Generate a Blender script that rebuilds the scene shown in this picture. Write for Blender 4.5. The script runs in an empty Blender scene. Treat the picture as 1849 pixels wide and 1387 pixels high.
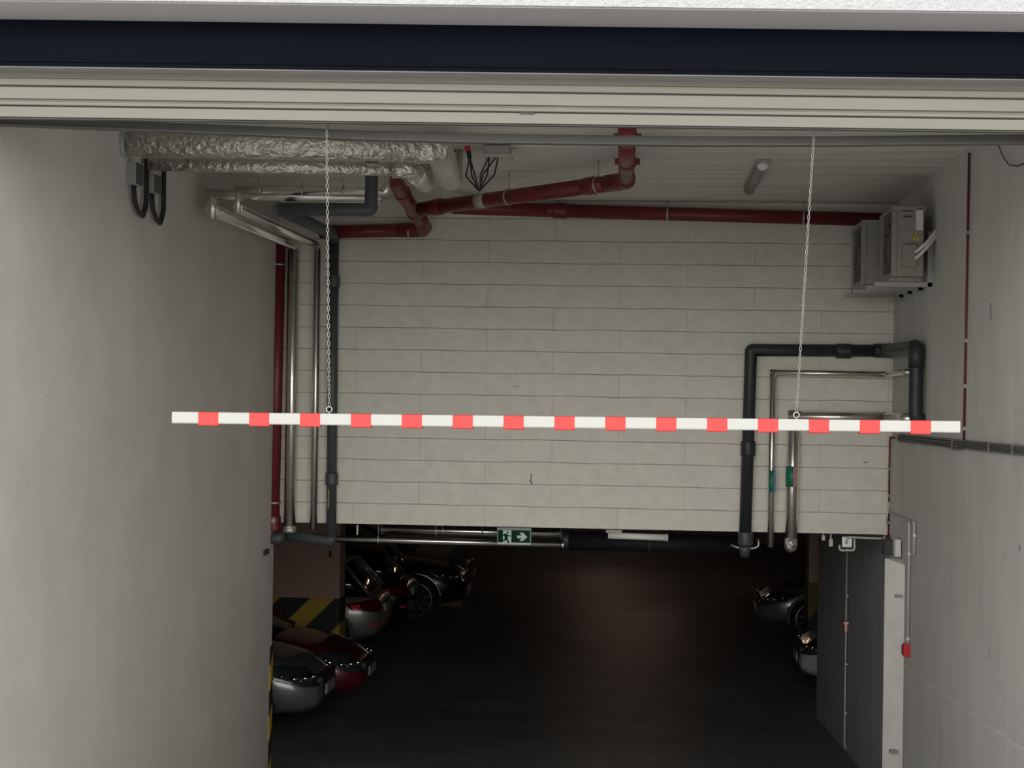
import bpy, bmesh, math, random
from math import sin, cos, tan, atan, pi, radians
from mathutils import Vector, Matrix
random.seed(7)
scene = bpy.context.scene
C = scene.collection

# ------------------------------------------------------------------ camera
W, H, FPX, ROLL, EYE = 1849.0, 1387.0, 3200.0, 0.0160, 3.44
_a, _b = 1140 - W/2, 735 - H/2
_c, _s = cos(ROLL), sin(ROLL)
_th = atan((-_a*_s + _b*_c)/FPX); _ps = atan((_a*_c + _b*_s)/FPX*cos(_th))
_R0 = Vector((cos(_ps), sin(_ps), 0)); FWD = Vector((-sin(_ps)*cos(_th), cos(_ps)*cos(_th), sin(_th)))
_U0 = Vector((sin(_ps)*sin(_th), -cos(_ps)*sin(_th), cos(_th)))
RGT = _c*_R0 + _s*_U0; UPV = -_s*_R0 + _c*_U0
cam_d = bpy.data.cameras.new('camera'); cam = bpy.data.objects.new('camera', cam_d); C.objects.link(cam)
cam_d.sensor_fit = 'HORIZONTAL'; cam_d.sensor_width = 36.0; cam_d.lens = 36.0*FPX/W; cam_d.clip_end = 300
M = Matrix((RGT, UPV, -FWD)).transposed().to_4x4(); M.translation = Vector((0, 0, EYE)); cam.matrix_world = M
scene.camera = cam

def ray(x, y): return FWD + RGT*((x-W/2)/FPX) - UPV*((y-H/2)/FPX)
def atY(x, y, D):                      # point of the place at depth D
    d = ray(x, y); return Vector((0, 0, EYE)) + d*(D/d.y)
def atX(x, y, X):
    d = ray(x, y); return Vector((0, 0, EYE)) + d*(X/d.x)
def atZ(x, y, z):                      # z above the lens height
    d = ray(x, y); return Vector((0, 0, EYE)) + d*(z/d.z)

LOBE = 1.1
# ------------------------------------------------------------------ world (bright overcast street behind the camera)
wd = bpy.data.worlds.new('sky'); scene.world = wd; wd.use_nodes = True
nt = wd.node_tree; nt.nodes.clear()
wo = nt.nodes.new('ShaderNodeOutputWorld'); bg = nt.nodes.new('ShaderNodeBackground')
tc = nt.nodes.new('ShaderNodeTexCoord'); sp = nt.nodes.new('ShaderNodeSeparateXYZ'); rp = nt.nodes.new('ShaderNodeValToRGB')
mp = nt.nodes.new('ShaderNodeMapRange'); mp.inputs[1].default_value = -1; mp.inputs[2].default_value = 1
nt.links.new(tc.outputs['Generated'], sp.inputs[0]); nt.links.new(sp.outputs[2], mp.inputs[0]); nt.links.new(mp.outputs[0], rp.inputs[0])
rp.color_ramp.elements[0].position = 0.485; rp.color_ramp.elements[0].color = (.10, .096, .09, 1)
e = rp.color_ramp.elements.new(0.50); e.color = (1.0, .985, .93, 1)      # pale sunlit street fronts opposite
e = rp.color_ramp.elements.new(0.58); e.color = (1.0, .985, .94, 1)
e = rp.color_ramp.elements.new(0.68); e.color = (.50, .50, .50, 1)
rp.color_ramp.elements[-1].position = 1.0; rp.color_ramp.elements[-1].color = (.52, .53, .55, 1)
# the street front straight across is the brightest, the sides of the street less so
def wmath(op, a, b):
    k = nt.nodes.new('ShaderNodeMath'); k.operation = op
    for i, v in enumerate((a, b)):
        if isinstance(v, (int, float)): k.inputs[i].default_value = v
        else: nt.links.new(v, k.inputs[i])
    return k.outputs[0]
lobe = wmath('POWER', wmath('MAXIMUM', wmath('MULTIPLY', sp.outputs[1], -1), 0), 10)
gain = wmath('ADD', wmath('MULTIPLY', lobe, LOBE), .72)
wx_ = nt.nodes.new('ShaderNodeVectorMath'); wx_.operation = 'SCALE'
nt.links.new(rp.outputs[0], wx_.inputs[0]); nt.links.new(gain, wx_.inputs['Scale'])
nt.links.new(wx_.outputs[0], bg.inputs[0]); nt.links.new(bg.outputs[0], wo.inputs[0])
bg.inputs[1].default_value = 3.75

scene.view_settings.view_transform = 'Standard'; scene.view_settings.look = 'None'
scene.view_settings.gamma = 1; scene.view_settings.use_curve_mapping = False
scene.view_settings.exposure = 0.0
try:
    scene.cycles.max_bounces = 10; scene.cycles.diffuse_bounces = 6; scene.cycles.glossy_bounces = 5
    scene.cycles.use_denoising = True; scene.cycles.sample_clamp_indirect = 6
except Exception: pass

# ------------------------------------------------------------------ materials
def srgb(r, g, b):
    f = lambda v: ((v/255)/12.92 if v/255 <= .04045 else ((v/255+.055)/1.055)**2.4)
    return (f(r), f(g), f(b), 1)
MATS = {}
def mat(name, col, rough=.6, metal=0, vary=.0, vscale=6., bump=0., bscale=40., bdist=.02, stretch=(1, 1, 1), emit=None, spec=.5, coat=0):
    if name in MATS: return MATS[name]
    m = bpy.data.materials.new(name); m.use_nodes = True; MATS[name] = m
    n = m.node_tree.nodes; l = m.node_tree.links; b = n['Principled BSDF']
    b.inputs['Roughness'].default_value = rough; b.inputs['Metallic'].default_value = metal
    b.inputs['Base Color'].default_value = col; b.inputs['Specular IOR Level'].default_value = spec
    b.inputs['Coat Weight'].default_value = coat
    if vary or bump:
        g = n.new('ShaderNodeNewGeometry'); mpn = n.new('ShaderNodeMapping'); mpn.inputs['Scale'].default_value = stretch
        l.new(g.outputs['Position'], mpn.inputs[0])
    if vary:
        t = n.new('ShaderNodeTexNoise'); t.inputs['Scale'].default_value = vscale; t.inputs['Detail'].default_value = 8
        t.inputs['Roughness'].default_value = .65
        l.new(mpn.outputs[0], t.inputs[0])
        r = n.new('ShaderNodeMapRange'); r.inputs[1].default_value = .3; r.inputs[2].default_value = .7
        r.inputs[3].default_value = 1-vary; r.inputs[4].default_value = 1+vary; l.new(t.outputs[0], r.inputs[0])
        x = n.new('ShaderNodeMix'); x.data_type = 'RGBA'; x.blend_type = 'MULTIPLY'; x.inputs[0].default_value = 1
        x.inputs[6].default_value = col; l.new(r.outputs[0], x.inputs[7]); l.new(x.outputs[2], b.inputs['Base Color'])
        m['col_out'] = x.name
    if bump:
        t = n.new('ShaderNodeTexNoise'); t.inputs['Scale'].default_value = bscale; t.inputs['Detail'].default_value = 4
        l.new(mpn.outputs[0], t.inputs[0])
        bp = n.new('ShaderNodeBump'); bp.inputs['Strength'].default_value = bump; bp.inputs['Distance'].default_value = bdist
        l.new(t.outputs[0], bp.inputs['Height']); l.new(bp.outputs[0], b.inputs['Normal'])
    if emit:
        b.inputs['Emission Color'].default_value = emit[0]; b.inputs['Emission Strength'].default_value = emit[1]
    return m

def overlay(m, build, colr, blend='MIX'):
    """mix a colour over a material's base colour where build(nodes, links, position) is 1"""
    n = m.node_tree.nodes; l = m.node_tree.links; b = n['Principled BSDF']
    src = b.inputs['Base Color'].links[0].from_socket if b.inputs['Base Color'].links else None
    g = n.new('ShaderNodeNewGeometry'); f = build(n, l, g.outputs['Position'])
    x = n.new('ShaderNodeMix'); x.data_type = 'RGBA'; x.blend_type = blend
    if src: l.new(src, x.inputs[6])
    else: x.inputs[6].default_value = b.inputs['Base Color'].default_value
    x.inputs[7].default_value = colr
    l.new(f, x.inputs[0]); l.new(x.outputs[2], b.inputs['Base Color'])
def math(n, l, op, a, b=None):
    k = n.new('ShaderNodeMath'); k.operation = op
    for i, v in enumerate((a, b)):
        if v is None: continue
        if isinstance(v, (int, float)): k.inputs[i].default_value = v
        else: l.new(v, k.inputs[i])
    return k.outputs[0]

# concrete block wall: blocks 1.19 x 0.2 m
BLOCK = mat('painted_block', (.68, .655, .585, 1), .85, vary=.07, vscale=9, bump=.25, bscale=120)
def block_mask(n, l, pos):
    s = n.new('ShaderNodeSeparateXYZ'); l.new(pos, s.inputs[0])
    wob = n.new('ShaderNodeTexNoise'); wob.inputs['Scale'].default_value = 2.5; wob.inputs['Detail'].default_value = 5; l.new(pos, wob.inputs[0])
    w = math(n, l, 'MULTIPLY', math(n, l, 'SUBTRACT', wob.outputs[0], .5), .022)
    u = math(n, l, 'ADD', math(n, l, 'MULTIPLY', s.outputs[0], 1.0), (2.094-.5+20)/.838)
    u = math(n, l, 'ADD', u, w)
    v = math(n, l, 'ADD', s.outputs[2], -EYE - 8.43/5.018 + 20/5.018); v = math(n, l, 'ADD', v, w)
    c = n.new('ShaderNodeCombineXYZ'); l.new(u, c.inputs[0]); l.new(v, c.inputs[1])
    br = n.new('ShaderNodeTexBrick'); l.new(c.outputs[0], br.inputs[0])
    br.inputs['Scale'].default_value = 1; br.inputs['Mortar Size'].default_value = .0045; br.inputs['Mortar Smooth'].default_value = .35
    br.inputs['Brick Width'].default_value = 1/.838; br.inputs['Row Height'].default_value = 1/5.018
    br.offset = .5; br.offset_frequency = 2; br.squash = 1
    # perpends are flushed with paint and fainter than the bed joints
    ph = math(n, l, 'FRACT', math(n, l, 'MULTIPLY', v, 5.018)); bed = math(n, l, 'ABSOLUTE', math(n, l, 'SUBTRACT', ph, .5))
    isbed = math(n, l, 'GREATER_THAN', bed, .47)
    fl = n.new('ShaderNodeTexNoise'); fl.inputs['Scale'].default_value = 1.7; l.new(pos, fl.inputs[0])
    k = math(n, l, 'ADD', math(n, l, 'MULTIPLY', isbed, .45), math(n, l, 'MULTIPLY', fl.outputs[0], .55))
    return math(n, l, 'MULTIPLY', br.outputs['Fac'], k)
overlay(BLOCK, block_mask, (.17, .155, .135, 1))

def scratches(marks, ax):
    def f(n, l, pos):
        s = n.new('ShaderNodeSeparateXYZ'); l.new(pos, s.inputs[0]); out = None
        for p, lean, half, wid in marks:
            dz = math(n, l, 'SUBTRACT', s.outputs[2], p.z); dx = math(n, l, 'SUBTRACT', s.outputs[ax], p[ax])
            d = math(n, l, 'ABSOLUTE', math(n, l, 'SUBTRACT', dx, math(n, l, 'MULTIPLY', dz, lean)))
            k = math(n, l, 'MULTIPLY', math(n, l, 'LESS_THAN', d, wid), math(n, l, 'LESS_THAN', math(n, l, 'ABSOLUTE', dz), half))
            out = k if out is None else math(n, l, 'MAXIMUM', out, k)
        return math(n, l, 'MULTIPLY', out, .8)
    return f
overlay(BLOCK, scratches([(atY(959, 862, 15.92), .15, .032, .006), (atY(959, 871, 15.92), -.5, .02, .008), (atY(1563, 835, 15.92), 1.5, .008, .012), (atY(930, 698, 15.92), 6, .004, .02)], 0), (.09, .085, .075, 1))
PLASTER = mat('grey_plaster', (.535, .51, .47, 1), .88, vary=.08, vscale=1.6, bump=.12, bscale=60)
def speck(n, l, pos):
    t = n.new('ShaderNodeTexVoronoi'); t.inputs['Scale'].default_value = 2.2; l.new(pos, t.inputs[0])
    return math(n, l, 'MULTIPLY', math(n, l, 'LESS_THAN', t.outputs['Distance'], .018), .5)
overlay(PLASTER, speck, (.08, .075, .07, 1))

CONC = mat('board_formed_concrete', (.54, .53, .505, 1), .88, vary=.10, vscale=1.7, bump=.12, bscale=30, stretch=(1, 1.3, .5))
def crack(n, l, pos):                                    # pale pour line climbing with the ramp
    s = n.new('ShaderNodeSeparateXYZ'); l.new(pos, s.inputs[0])
    t = n.new('ShaderNodeTexNoise'); t.inputs['Scale'].default_value = 3; t.inputs['Detail'].default_value = 6; l.new(pos, t.inputs[0])
    line = math(n, l, 'ADD', s.outputs[2], math(n, l, 'MULTIPLY', s.outputs[1], .0375))
    d = math(n, l, 'ABSOLUTE', math(n, l, 'SUBTRACT', math(n, l, 'ADD', line, math(n, l, 'MULTIPLY', math(n, l, 'SUBTRACT', t.outputs[0], .5), .10)), 1.873))
    a = math(n, l, 'LESS_THAN', d, .012)
    t2 = n.new('ShaderNodeTexNoise'); t2.inputs['Scale'].default_value = 5; t2.inputs['Detail'].default_value = 4; l.new(pos, t2.inputs[0])
    k = math(n, l, 'MULTIPLY', a, math(n, l, 'MULTIPLY', t2.outputs[0], .8))
    # upright form-board joints
    f = math(n, l, 'FRACT', math(n, l, 'MULTIPLY', s.outputs[1], .82)); v = math(n, l, 'LESS_THAN', f, .012)
    t3 = n.new('ShaderNodeTexNoise'); t3.inputs['Scale'].default_value = 1.3; l.new(pos, t3.inputs[0])
    v = math(n, l, 'MULTIPLY', v, math(n, l, 'MULTIPLY', t3.outputs[0], .75))
    return math(n, l, 'MAXIMUM', k, v)
overlay(CONC, crack, (.68, .66, .61, 1))

overlay(CONC, scratches([(atX(1789, 562, 2.31), .12, .055, .022), (atX(1841, 990, 2.31), 0, .02, .02), (atX(1786, 1180, 2.31), 0, .04, .012)], 1), (.16, .15, .14, 1))
CEIL = mat('board_marked_ceiling', (.62, .60, .55, 1), .9, vary=.22, vscale=5, bump=.3, bscale=12, stretch=(.12, 2.2, 1))
STUCCO = mat('white_stucco', (.60, .60, .61, 1), .9, vary=.10, vscale=30, bump=.9, bscale=70)
SOFFIT = mat('grey_soffit', (.44, .415, .42, 1), .85, vary=.05, vscale=3)
NAVY = mat('navy_fascia', (.0022, .0036, .0092, 1), .6, vary=.2, vscale=1.5, stretch=(.3, 1, 4), spec=.08)
CREAM = mat('cream_door', (.255, .246, .205, 1), .5, vary=.06, vscale=3, stretch=(.4, 1, 5))
STEEL = mat('grey_steel', (.085, .082, .073, 1), .55, metal=.2, vary=.1, vscale=3)
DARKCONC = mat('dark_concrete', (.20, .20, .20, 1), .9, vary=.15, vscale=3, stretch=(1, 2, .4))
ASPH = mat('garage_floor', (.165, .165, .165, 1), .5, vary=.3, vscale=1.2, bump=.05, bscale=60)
RAMP = mat('concrete_ramp', (.60, .59, .565, 1), .85, vary=.12, vscale=3)
PAV = mat('white_render', (.85, .84, .80, 1), .85, vary=.07, vscale=4)
BROWNC = mat('beige_column_paint', (.46, .315, .245, 1), .85, vary=.08, vscale=3)
WHITE = mat('white_enamel', (.56, .555, .515, 1), .5, spec=.2)
RED = mat('red_reflective_tape', (.62, .043, .039, 1), .45)
REDP = mat('red_pipe', (.135, .012, .014, 1), .42, vary=.12, vscale=10)
REDBOX = mat('red_plastic', (.55, .02, .02, 1), .4)
REDC = mat('red_conduit', (.14, .014, .018, 1), .5)
GREYP = mat('grey_pipe', (.052, .060, .062, 1), .5, vary=.1, vscale=8)
BLACKP = mat('black_pipe', (.022, .024, .028, 1), .5, vary=.1, vscale=8)
FOIL = mat('crinkled_foil', (.70, .67, .62, 1), .40, metal=1, bump=1., bscale=24, bdist=.035)
CLAD = mat('aluminium_cladding', (.80, .78, .74, 1), .25, metal=1, bump=.12, bscale=14)
def brushed(name, axis):                     # rolled sheet: the sheen is drawn out along the pipe
    m = mat(name, (.74, .72, .68, 1), .24, metal=1, bump=.10, bscale=14)
    n = m.node_tree.nodes; b = n['Principled BSDF']; t = n.new('ShaderNodeTangent'); t.direction_type = 'RADIAL'; t.axis = axis
    m.node_tree.links.new(t.outputs[0], b.inputs['Tangent']); b.inputs['Anisotropic'].default_value = .92; b.inputs['Anisotropic Rotation'].default_value = .25
    return m
CLADZ = brushed('upright_aluminium_cladding', 'Z'); CLADX = brushed('level_aluminium_cladding', 'X')
ZINC = mat('galvanised_steel', (.50, .49, .46, 1), .38, metal=.85)
CHROME = mat('chrome', (.8, .8, .8, 1), .12, metal=1)
BLACK = mat('black_rubber', (.012, .012, .013, 1), .6)
GREYBOX = mat('grey_plastic', (.30, .295, .28, 1), .5)
DKBOX = mat('dark_plastic', (.06, .06, .065, 1), .5)
WPLAST = mat('white_plastic', (.70, .69, .66, 1), .45)
WCOND = mat('white_conduit', (.52, .51, .49, 1), .5)
ACB = mat('condenser_casing', (.27, .258, .22, 1), .5, vary=.06, vscale=8)
ACG = mat('condenser_grille', (.07, .07, .065, 1), .6)
YEL = mat('yellow_sticker', (.62, .48, .05, 1), .5)
GRN = mat('green_label', (.01, .17, .09, 1), .45)
BLU = mat('blue_label', (.03, .10, .25, 1), .45)
PNK = mat('pink_label', (.35, .10, .11, 1), .45)
SGRN = mat('exit_sign_green', (.002, .030, .019, 1), .6, spec=.1)
SWHT = mat('exit_sign_white', (.52, .60, .53, 1), .6, spec=.2)
SFRM = mat('exit_sign_frame', (.17, .20, .18, 1), .4)
LENS = mat('lamp_diffuser', (.22, .22, .20, 1), .35)
TUBE = mat('fluorescent_tube', (.9, .9, .9, 1), .4, emit=((1, .66, .47, 1), 26))
GLASS = mat('car_glass', (.008, .009, .01, 1), .06, spec=.6)
TYRE = mat('tyre', (.014, .014, .014, 1), .8)
RIMM = mat('alloy_rim', (.45, .45, .46, 1), .25, metal=1)
TRIMB = mat('black_trim', (.012, .012, .013, 1), .4)
HEADL = mat('headlight_lens', (.035, .04, .045, 1), .07, spec=.8)
TAIL = mat('tail_lens', (.09, .004, .006, 1), .1)
TAILR = mat('red_reflector', (.9, .03, .06, 1), .15)
PLATE = mat('plate', (.33, .33, .33, 1), .4)
def paint(name, col, r=.22): return mat(name, col, r, metal=.25, coat=.5)

def stripes_mat(name, scale, ax, flip=1, phase=0., black=.5):
    m = mat(name, (.16, .11, .03, 1) if 'faded' in name else (.50, .33, .03, 1), .6, vary=.12, vscale=5)  # faded names get darker yellow, the garage's dim light put into the colour
    def f(n, l, pos):
        s = n.new('ShaderNodeSeparateXYZ'); l.new(pos, s.inputs[0])
        h = s.outputs[0] if ax == 0 else s.outputs[1]
        k = math(n, l, 'SUBTRACT', math(n, l, 'MULTIPLY', h, flip), math(n, l, 'MULTIPLY', s.outputs[2], 1.0))
        return math(n, l, 'LESS_THAN', math(n, l, 'FRACT', math(n, l, 'ADD', math(n, l, 'MULTIPLY', k, scale), 20.0+phase)), black)
    overlay(m, f, (.012, .012, .013, 1)); return m

# ------------------------------------------------------------------ mesh helpers
def BM(): return bmesh.new()
def box(bm, a, b, bev=0):
    a = Vector(a); b = Vector(b); lo = Vector(map(min, a, b)); hi = Vector(map(max, a, b))
    r = bmesh.ops.create_cube(bm, size=1)
    for v in r['verts']: v.co = Vector((lo[i] + (v.co[i]+.5)*(hi[i]-lo[i]) for i in range(3)))
    if bev:
        es = list({e for v in r['verts'] for e in v.link_edges})
        bmesh.ops.bevel(bm, geom=es, offset=bev, segments=2, affect='EDGES', profile=.5)
    return bm
def fillet(pts, rad, n=6):
    pts = [Vector(p) for p in pts]
    if rad <= 0: return pts
    out = [pts[0]]
    for i in range(1, len(pts)-1):
        p, a, b = pts[i], pts[i-1], pts[i+1]
        da, db = (a-p), (b-p); la, lb = da.length, db.length
        if la < 1e-6 or lb < 1e-6: continue
        da /= la; db /= lb
        ang = da.angle(db, pi)
        if ang > pi-.02: out.append(p); continue
        t = min(rad/max(tan(ang/2), .05), la*.49, lb*.49)
        for k in range(n+1):
            u = k/n; q = (p+da*t)*(1-u)**2 + p*2*u*(1-u) + (p+db*t)*u*u; out.append(q)
    out.append(pts[-1]); return out
def tube(bm, pts, r, seg=14, rad=0, caps=True, closed=False):
    P = fillet(pts, rad); n = len(P)
    rr = r if isinstance(r, (list, tuple)) else [r]*n
    rings = []; up = None
    for i in range(n):
        if closed: t = P[(i+1) % n]-P[i-1]
        else: t = (P[min(i+1, n-1)]-P[max(i-1, 0)])
        t.normalize()
        if up is None:
            up = Vector((0, 0, 1)) if abs(t.z) < .9 else Vector((0, 1, 0))
        s = t.cross(up).normalized(); up = s.cross(t).normalized()
        k = 1.0
        if 0 < i < n-1:
            c = (P[i]-P[i-1]).normalized().dot((P[i+1]-P[i]).normalized()); k = 1/max(cos(math_acos(c)/2), .6)
        rings.append([bm.verts.new(P[i] + (s*cos(2*pi*j/seg)*k + up*sin(2*pi*j/seg))*rr[i]) for j in range(seg)])
    for i in range(n if closed else n-1):
        A, B = rings[i], rings[(i+1) % n]
        for j in range(seg):
            f = bm.faces.new((A[j], A[(j+1) % seg], B[(j+1) % seg], B[j])); f.smooth = True
    if caps and not closed:
        bm.faces.new(list(reversed(rings[0]))); bm.faces.new(rings[-1])
    return bm
def math_acos(c):
    import math as mm
    return mm.acos(max(-1, min(1, c)))
def prism(bm, pts2, o, ux, uy, depth):
    """polygon in the plane (ux, uy) from o, extruded by vector depth"""
    o, ux, uy, depth = map(Vector, (o, ux, uy, depth))
    A = [bm.verts.new(o + ux*x + uy*y) for x, y in pts2]; B = [bm.verts.new(v.co + depth) for v in A]
    n = len(A)
    bm.faces.new(A); bm.faces.new(list(reversed(B)))
    for i in range(n): bm.faces.new((A[i], B[i], B[(i+1) % n], A[(i+1) % n]))
    return bm
def profile_x(bm, prof, x0, x1, drop=0):
    """polygon in (y, z) swept along x; drop = change of z per metre"""
    A = [bm.verts.new((x0, y, z+drop*x0)) for y, z in prof]; B = [bm.verts.new((x1, y, z+drop*x1)) for y, z in prof]
    n = len(prof); bm.faces.new(A); bm.faces.new(list(reversed(B)))
    for i in range(n): bm.faces.new((A[i], B[i], B[(i+1) % n], A[(i+1) % n]))
    return bm
def ball(bm, c, r, seg=14, scale=(1, 1, 1), rot=None):
    res = bmesh.ops.create_uvsphere(bm, u_segments=seg, v_segments=max(6, seg//2), radius=1)
    for v in res['verts']:
        p = Vector((v.co.x*scale[0], v.co.y*scale[1], v.co.z*scale[2]))*r
        if rot: p = rot @ p
        v.co = p + Vector(c)
    for f in {f for v in res['verts'] for f in v.link_faces}: f.smooth = True
    return bm

def rootloc(p):
    loc = Vector((0, 0, 0))
    while p is not None: loc += p.location; p = p.parent
    return loc
def obj(name, bm, m, parent=None, local=False, label=None):
    bmesh.ops.recalc_face_normals(bm, faces=bm.faces[:])
    me = bpy.data.meshes.new(name)
    o = bpy.data.objects.new(name, me)
    if parent is None and not local:                       # origin at the bottom centre of the thing
        xs = [v.co for v in bm.verts]
        o.location = Vector(((min(v.x for v in xs)+max(v.x for v in xs))/2, (min(v.y for v in xs)+max(v.y for v in xs))/2, min(v.z for v in xs)))
        off = o.location.copy()
    else: off = rootloc(parent) if not local else Vector((0, 0, 0))
    if off.length: bmesh.ops.translate(bm, verts=bm.verts[:], vec=-off)
    bm.to_mesh(me); bm.free(); me.materials.append(m)
    o.parent = parent; C.objects.link(o)
    if label: o['label'] = label
    return o
def thing(name, label, cat, loc=(0, 0, 0), rotz=0, group=None):
    o = bpy.data.objects.new(name, None); C.objects.link(o); o.empty_display_size = .1
    o.location = loc; o.rotation_euler = (0, 0, rotz); o['label'] = label; o['category'] = cat
    if group: o['group'] = group
    return o
def tag(o, label, cat, group=None):
    o['label'] = label; o['category'] = cat
    if group: o['group'] = group
    return o
def struct(name, bm, m):
    o = obj(name, bm, m); o['kind'] = 'structure'; return o

# ------------------------------------------------------------------ the place: main planes
XL, XR = -3.22, 2.31           # side walls of the entrance
DB, DF = 15.92, 8.62           # block wall over the garage entrance, plane of the facade's inner side
ZC = EYE + 1.84                # ceiling of the entrance
ZL = EYE - 1.096               # bottom of the block wall
ZF = EYE - 3.75                # floor of the parking level
DE = 21.9                      # end of the right wall inside

# floor: street, ramp, parking level
bm = BM()
prof = [(2, EYE-1.6), (DB, EYE-3.44), (DE, ZF), (50, ZF)]
pr = prof + [(50, ZF-.4), (2, ZF-.4)]
profile_x(bm, pr, -11, 10)
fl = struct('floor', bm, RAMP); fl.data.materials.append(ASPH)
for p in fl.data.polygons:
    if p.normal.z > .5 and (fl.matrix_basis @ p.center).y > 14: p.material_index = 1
struct('ground', box(BM(), (-45, -45, EYE-2.0), (45, 2, EYE-1.6)), mat('street_paving', (.55, .54, .52, 1), .85, vary=.12, vscale=2))
# ceiling slab over the entrance, slab over the parking level
struct('ceiling_entrance', box(BM(), (XL-.3, DF, ZC), (XR+.3, DB+.2, ZC+.3)), CEIL)
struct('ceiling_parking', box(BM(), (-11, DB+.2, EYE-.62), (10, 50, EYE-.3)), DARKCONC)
# walls
struct('wall_back', box(BM(), (XL, DB, ZL), (XR, DB+.2, ZC)), BLOCK)
def sloped_wall(x0, x1, d0, d1, top):
    g = lambda d: EYE-1.6 - (d-2)*(1.84/(DB-2)) if d < DB else EYE-3.44-(d-DB)*(.31/(DE-DB))
    ds = [d0] + ([DB] if d0 < DB < d1 else []) + [d1]
    p = [(d, g(d)) for d in ds] + [(d1, top), (d0, top)]
    b = BM(); profile_x(b, p, x0, x1); return b
struct('wall_left', sloped_wall(XL-.3, XL, DF, DB, ZC), PLASTER)
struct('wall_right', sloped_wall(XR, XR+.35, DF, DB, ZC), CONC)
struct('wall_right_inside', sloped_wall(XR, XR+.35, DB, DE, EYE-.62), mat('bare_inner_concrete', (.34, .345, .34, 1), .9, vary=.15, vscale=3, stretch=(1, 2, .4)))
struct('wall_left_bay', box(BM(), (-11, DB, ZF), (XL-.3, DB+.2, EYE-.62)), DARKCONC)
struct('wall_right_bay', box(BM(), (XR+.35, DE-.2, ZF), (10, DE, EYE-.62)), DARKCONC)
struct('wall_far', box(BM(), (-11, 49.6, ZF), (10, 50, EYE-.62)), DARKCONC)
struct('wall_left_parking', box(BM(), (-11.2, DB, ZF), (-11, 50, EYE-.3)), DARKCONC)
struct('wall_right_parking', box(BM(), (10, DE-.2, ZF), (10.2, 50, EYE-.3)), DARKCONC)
# white rendered pier low on the right wall
pn = atX(1634, 1021, XR); pf = atY(1598, 1008, pn.y+.22)
gz = lambda d: EYE-1.6-(d-2)*(1.84/(DB-2))
bm = BM()
pl = [(XR+.03, pn.y), (XR, pn.y), (pf.x, pf.y), (XR+.03, pf.y+.06)]
lo_ = [bm.verts.new((x, y, gz(y)-.02)) for x, y in pl]; hi_ = [bm.verts.new((x, y, z)) for (x, y), z in zip(pl, (pn.z, pn.z, pf.z, pf.z))]
bm.faces.new(lo_); bm.faces.new(list(reversed(hi_)))
for i in range(4): bm.faces.new((lo_[i], hi_[i], hi_[(i+1) % 4], lo_[(i+1) % 4]))
struct('trim_1', bm, PAV)

# ------------------------------------------------------------------ facade above the opening
DN = 8.35
SK = .0515                                   # the facade is turned a little against the block wall
def turn(bm):
    for v in bm.verts: v.co.y += SK*(v.co.x+.6)
    return bm
def onface(x, y, D):
    p = atY(x, y, D)
    for _ in range(4): p = atY(x, y, D+SK*(p.x+.6))
    return p
zn0 = atY(0, 128, DN).z; zn1 = atY(0, 38, DN).z          # navy fascia
drop = 0
zs = atY(924, 9.5, 7.95).z
struct('wall_front', turn(box(BM(), (-11, 7.95, zs), (10, 8.6, zs+4))), STUCCO)
struct('trim_2', turn(box(BM(), (-11, 7.97, zs-.006), (10, DN+.3, zs))), SOFFIT)
znb = atY(924, 131, DN).z
bm = box(BM(), (-11, DN, znb+.012), (10, DN+.05, zs-.006))
box(bm, (-11, DN-.008, znb+.022), (10, DN, znb+.030)); box(bm, (-11, DN-.012, znb), (10, DN+.05, znb+.012))
struct('trim_3', turn(bm), NAVY)
struct('trim_4', turn(box(BM(), (-11, DN-.004, znb-.006), (10, 8.55, znb))), mat('grey_strip', (.27, .255, .25, 1), .8, vary=.15, vscale=5, stretch=(.3, 1, 3)))
struct('wall_front_left', turn(box(BM(), (-11, 8.6, ZF), (XL-.3, 9.0, zs+4))), STUCCO)
struct('wall_front_right', turn(box(BM(), (XR+.35, 8.6, ZF), (10, 9.0, zs+4))), STUCCO)
struct('wall_front_top', turn(box(BM(), (XL-.3, 8.62, ZC+.0), (XR+.35, 9.0, zs+4))), STUCCO)

# cream sectional door, raised: only its lower sections show
DD = 8.49
def zy(y): return atY(924, y, DD).z
door = thing('garage_door', 'cream ribbed garage door raised under the navy fascia', 'garage door', (-.4, DD, zy(233)))
def panel(y0, y1, ribs):
    p = [(DD+.035, zy(y0)), (DD, zy(y0))]
    for ya, yb, d in ribs: p += [(DD+d, zy(ya)), (DD+d, zy(yb))]
    p += [(DD, zy(y1)), (DD+.035, zy(y1))]
    b = BM(); profile_x(b, p, XL-.25, XR+.3); return turn(b)
obj('panel', panel(141, 165.5, [(147.5, 150.0, .019), (153, 163.5, .008)]), CREAM, door)
obj('panel', panel(166, 201.5, [(166.4, 168.6, .019), (169.5, 189.5, -.006), (190.0, 193.0, .019), (194, 199.5, .014), (199.8, 201.4, .019)]), CREAM, door)
obj('panel', panel(202, 223.4, [(202.3, 203.9, .019), (204.8, 222.6, -.006)]), CREAM, door)
obj('bottom_rail', panel(223.8, 226.4, [(224.2, 226, .006)]), STEEL, door)
c = onface(952, 205, DD)
obj('latch', box(BM(), c+Vector((-.035, -.012, -.006)), c+Vector((.035, .004, .004)), .002), DKBOX, door)

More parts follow.
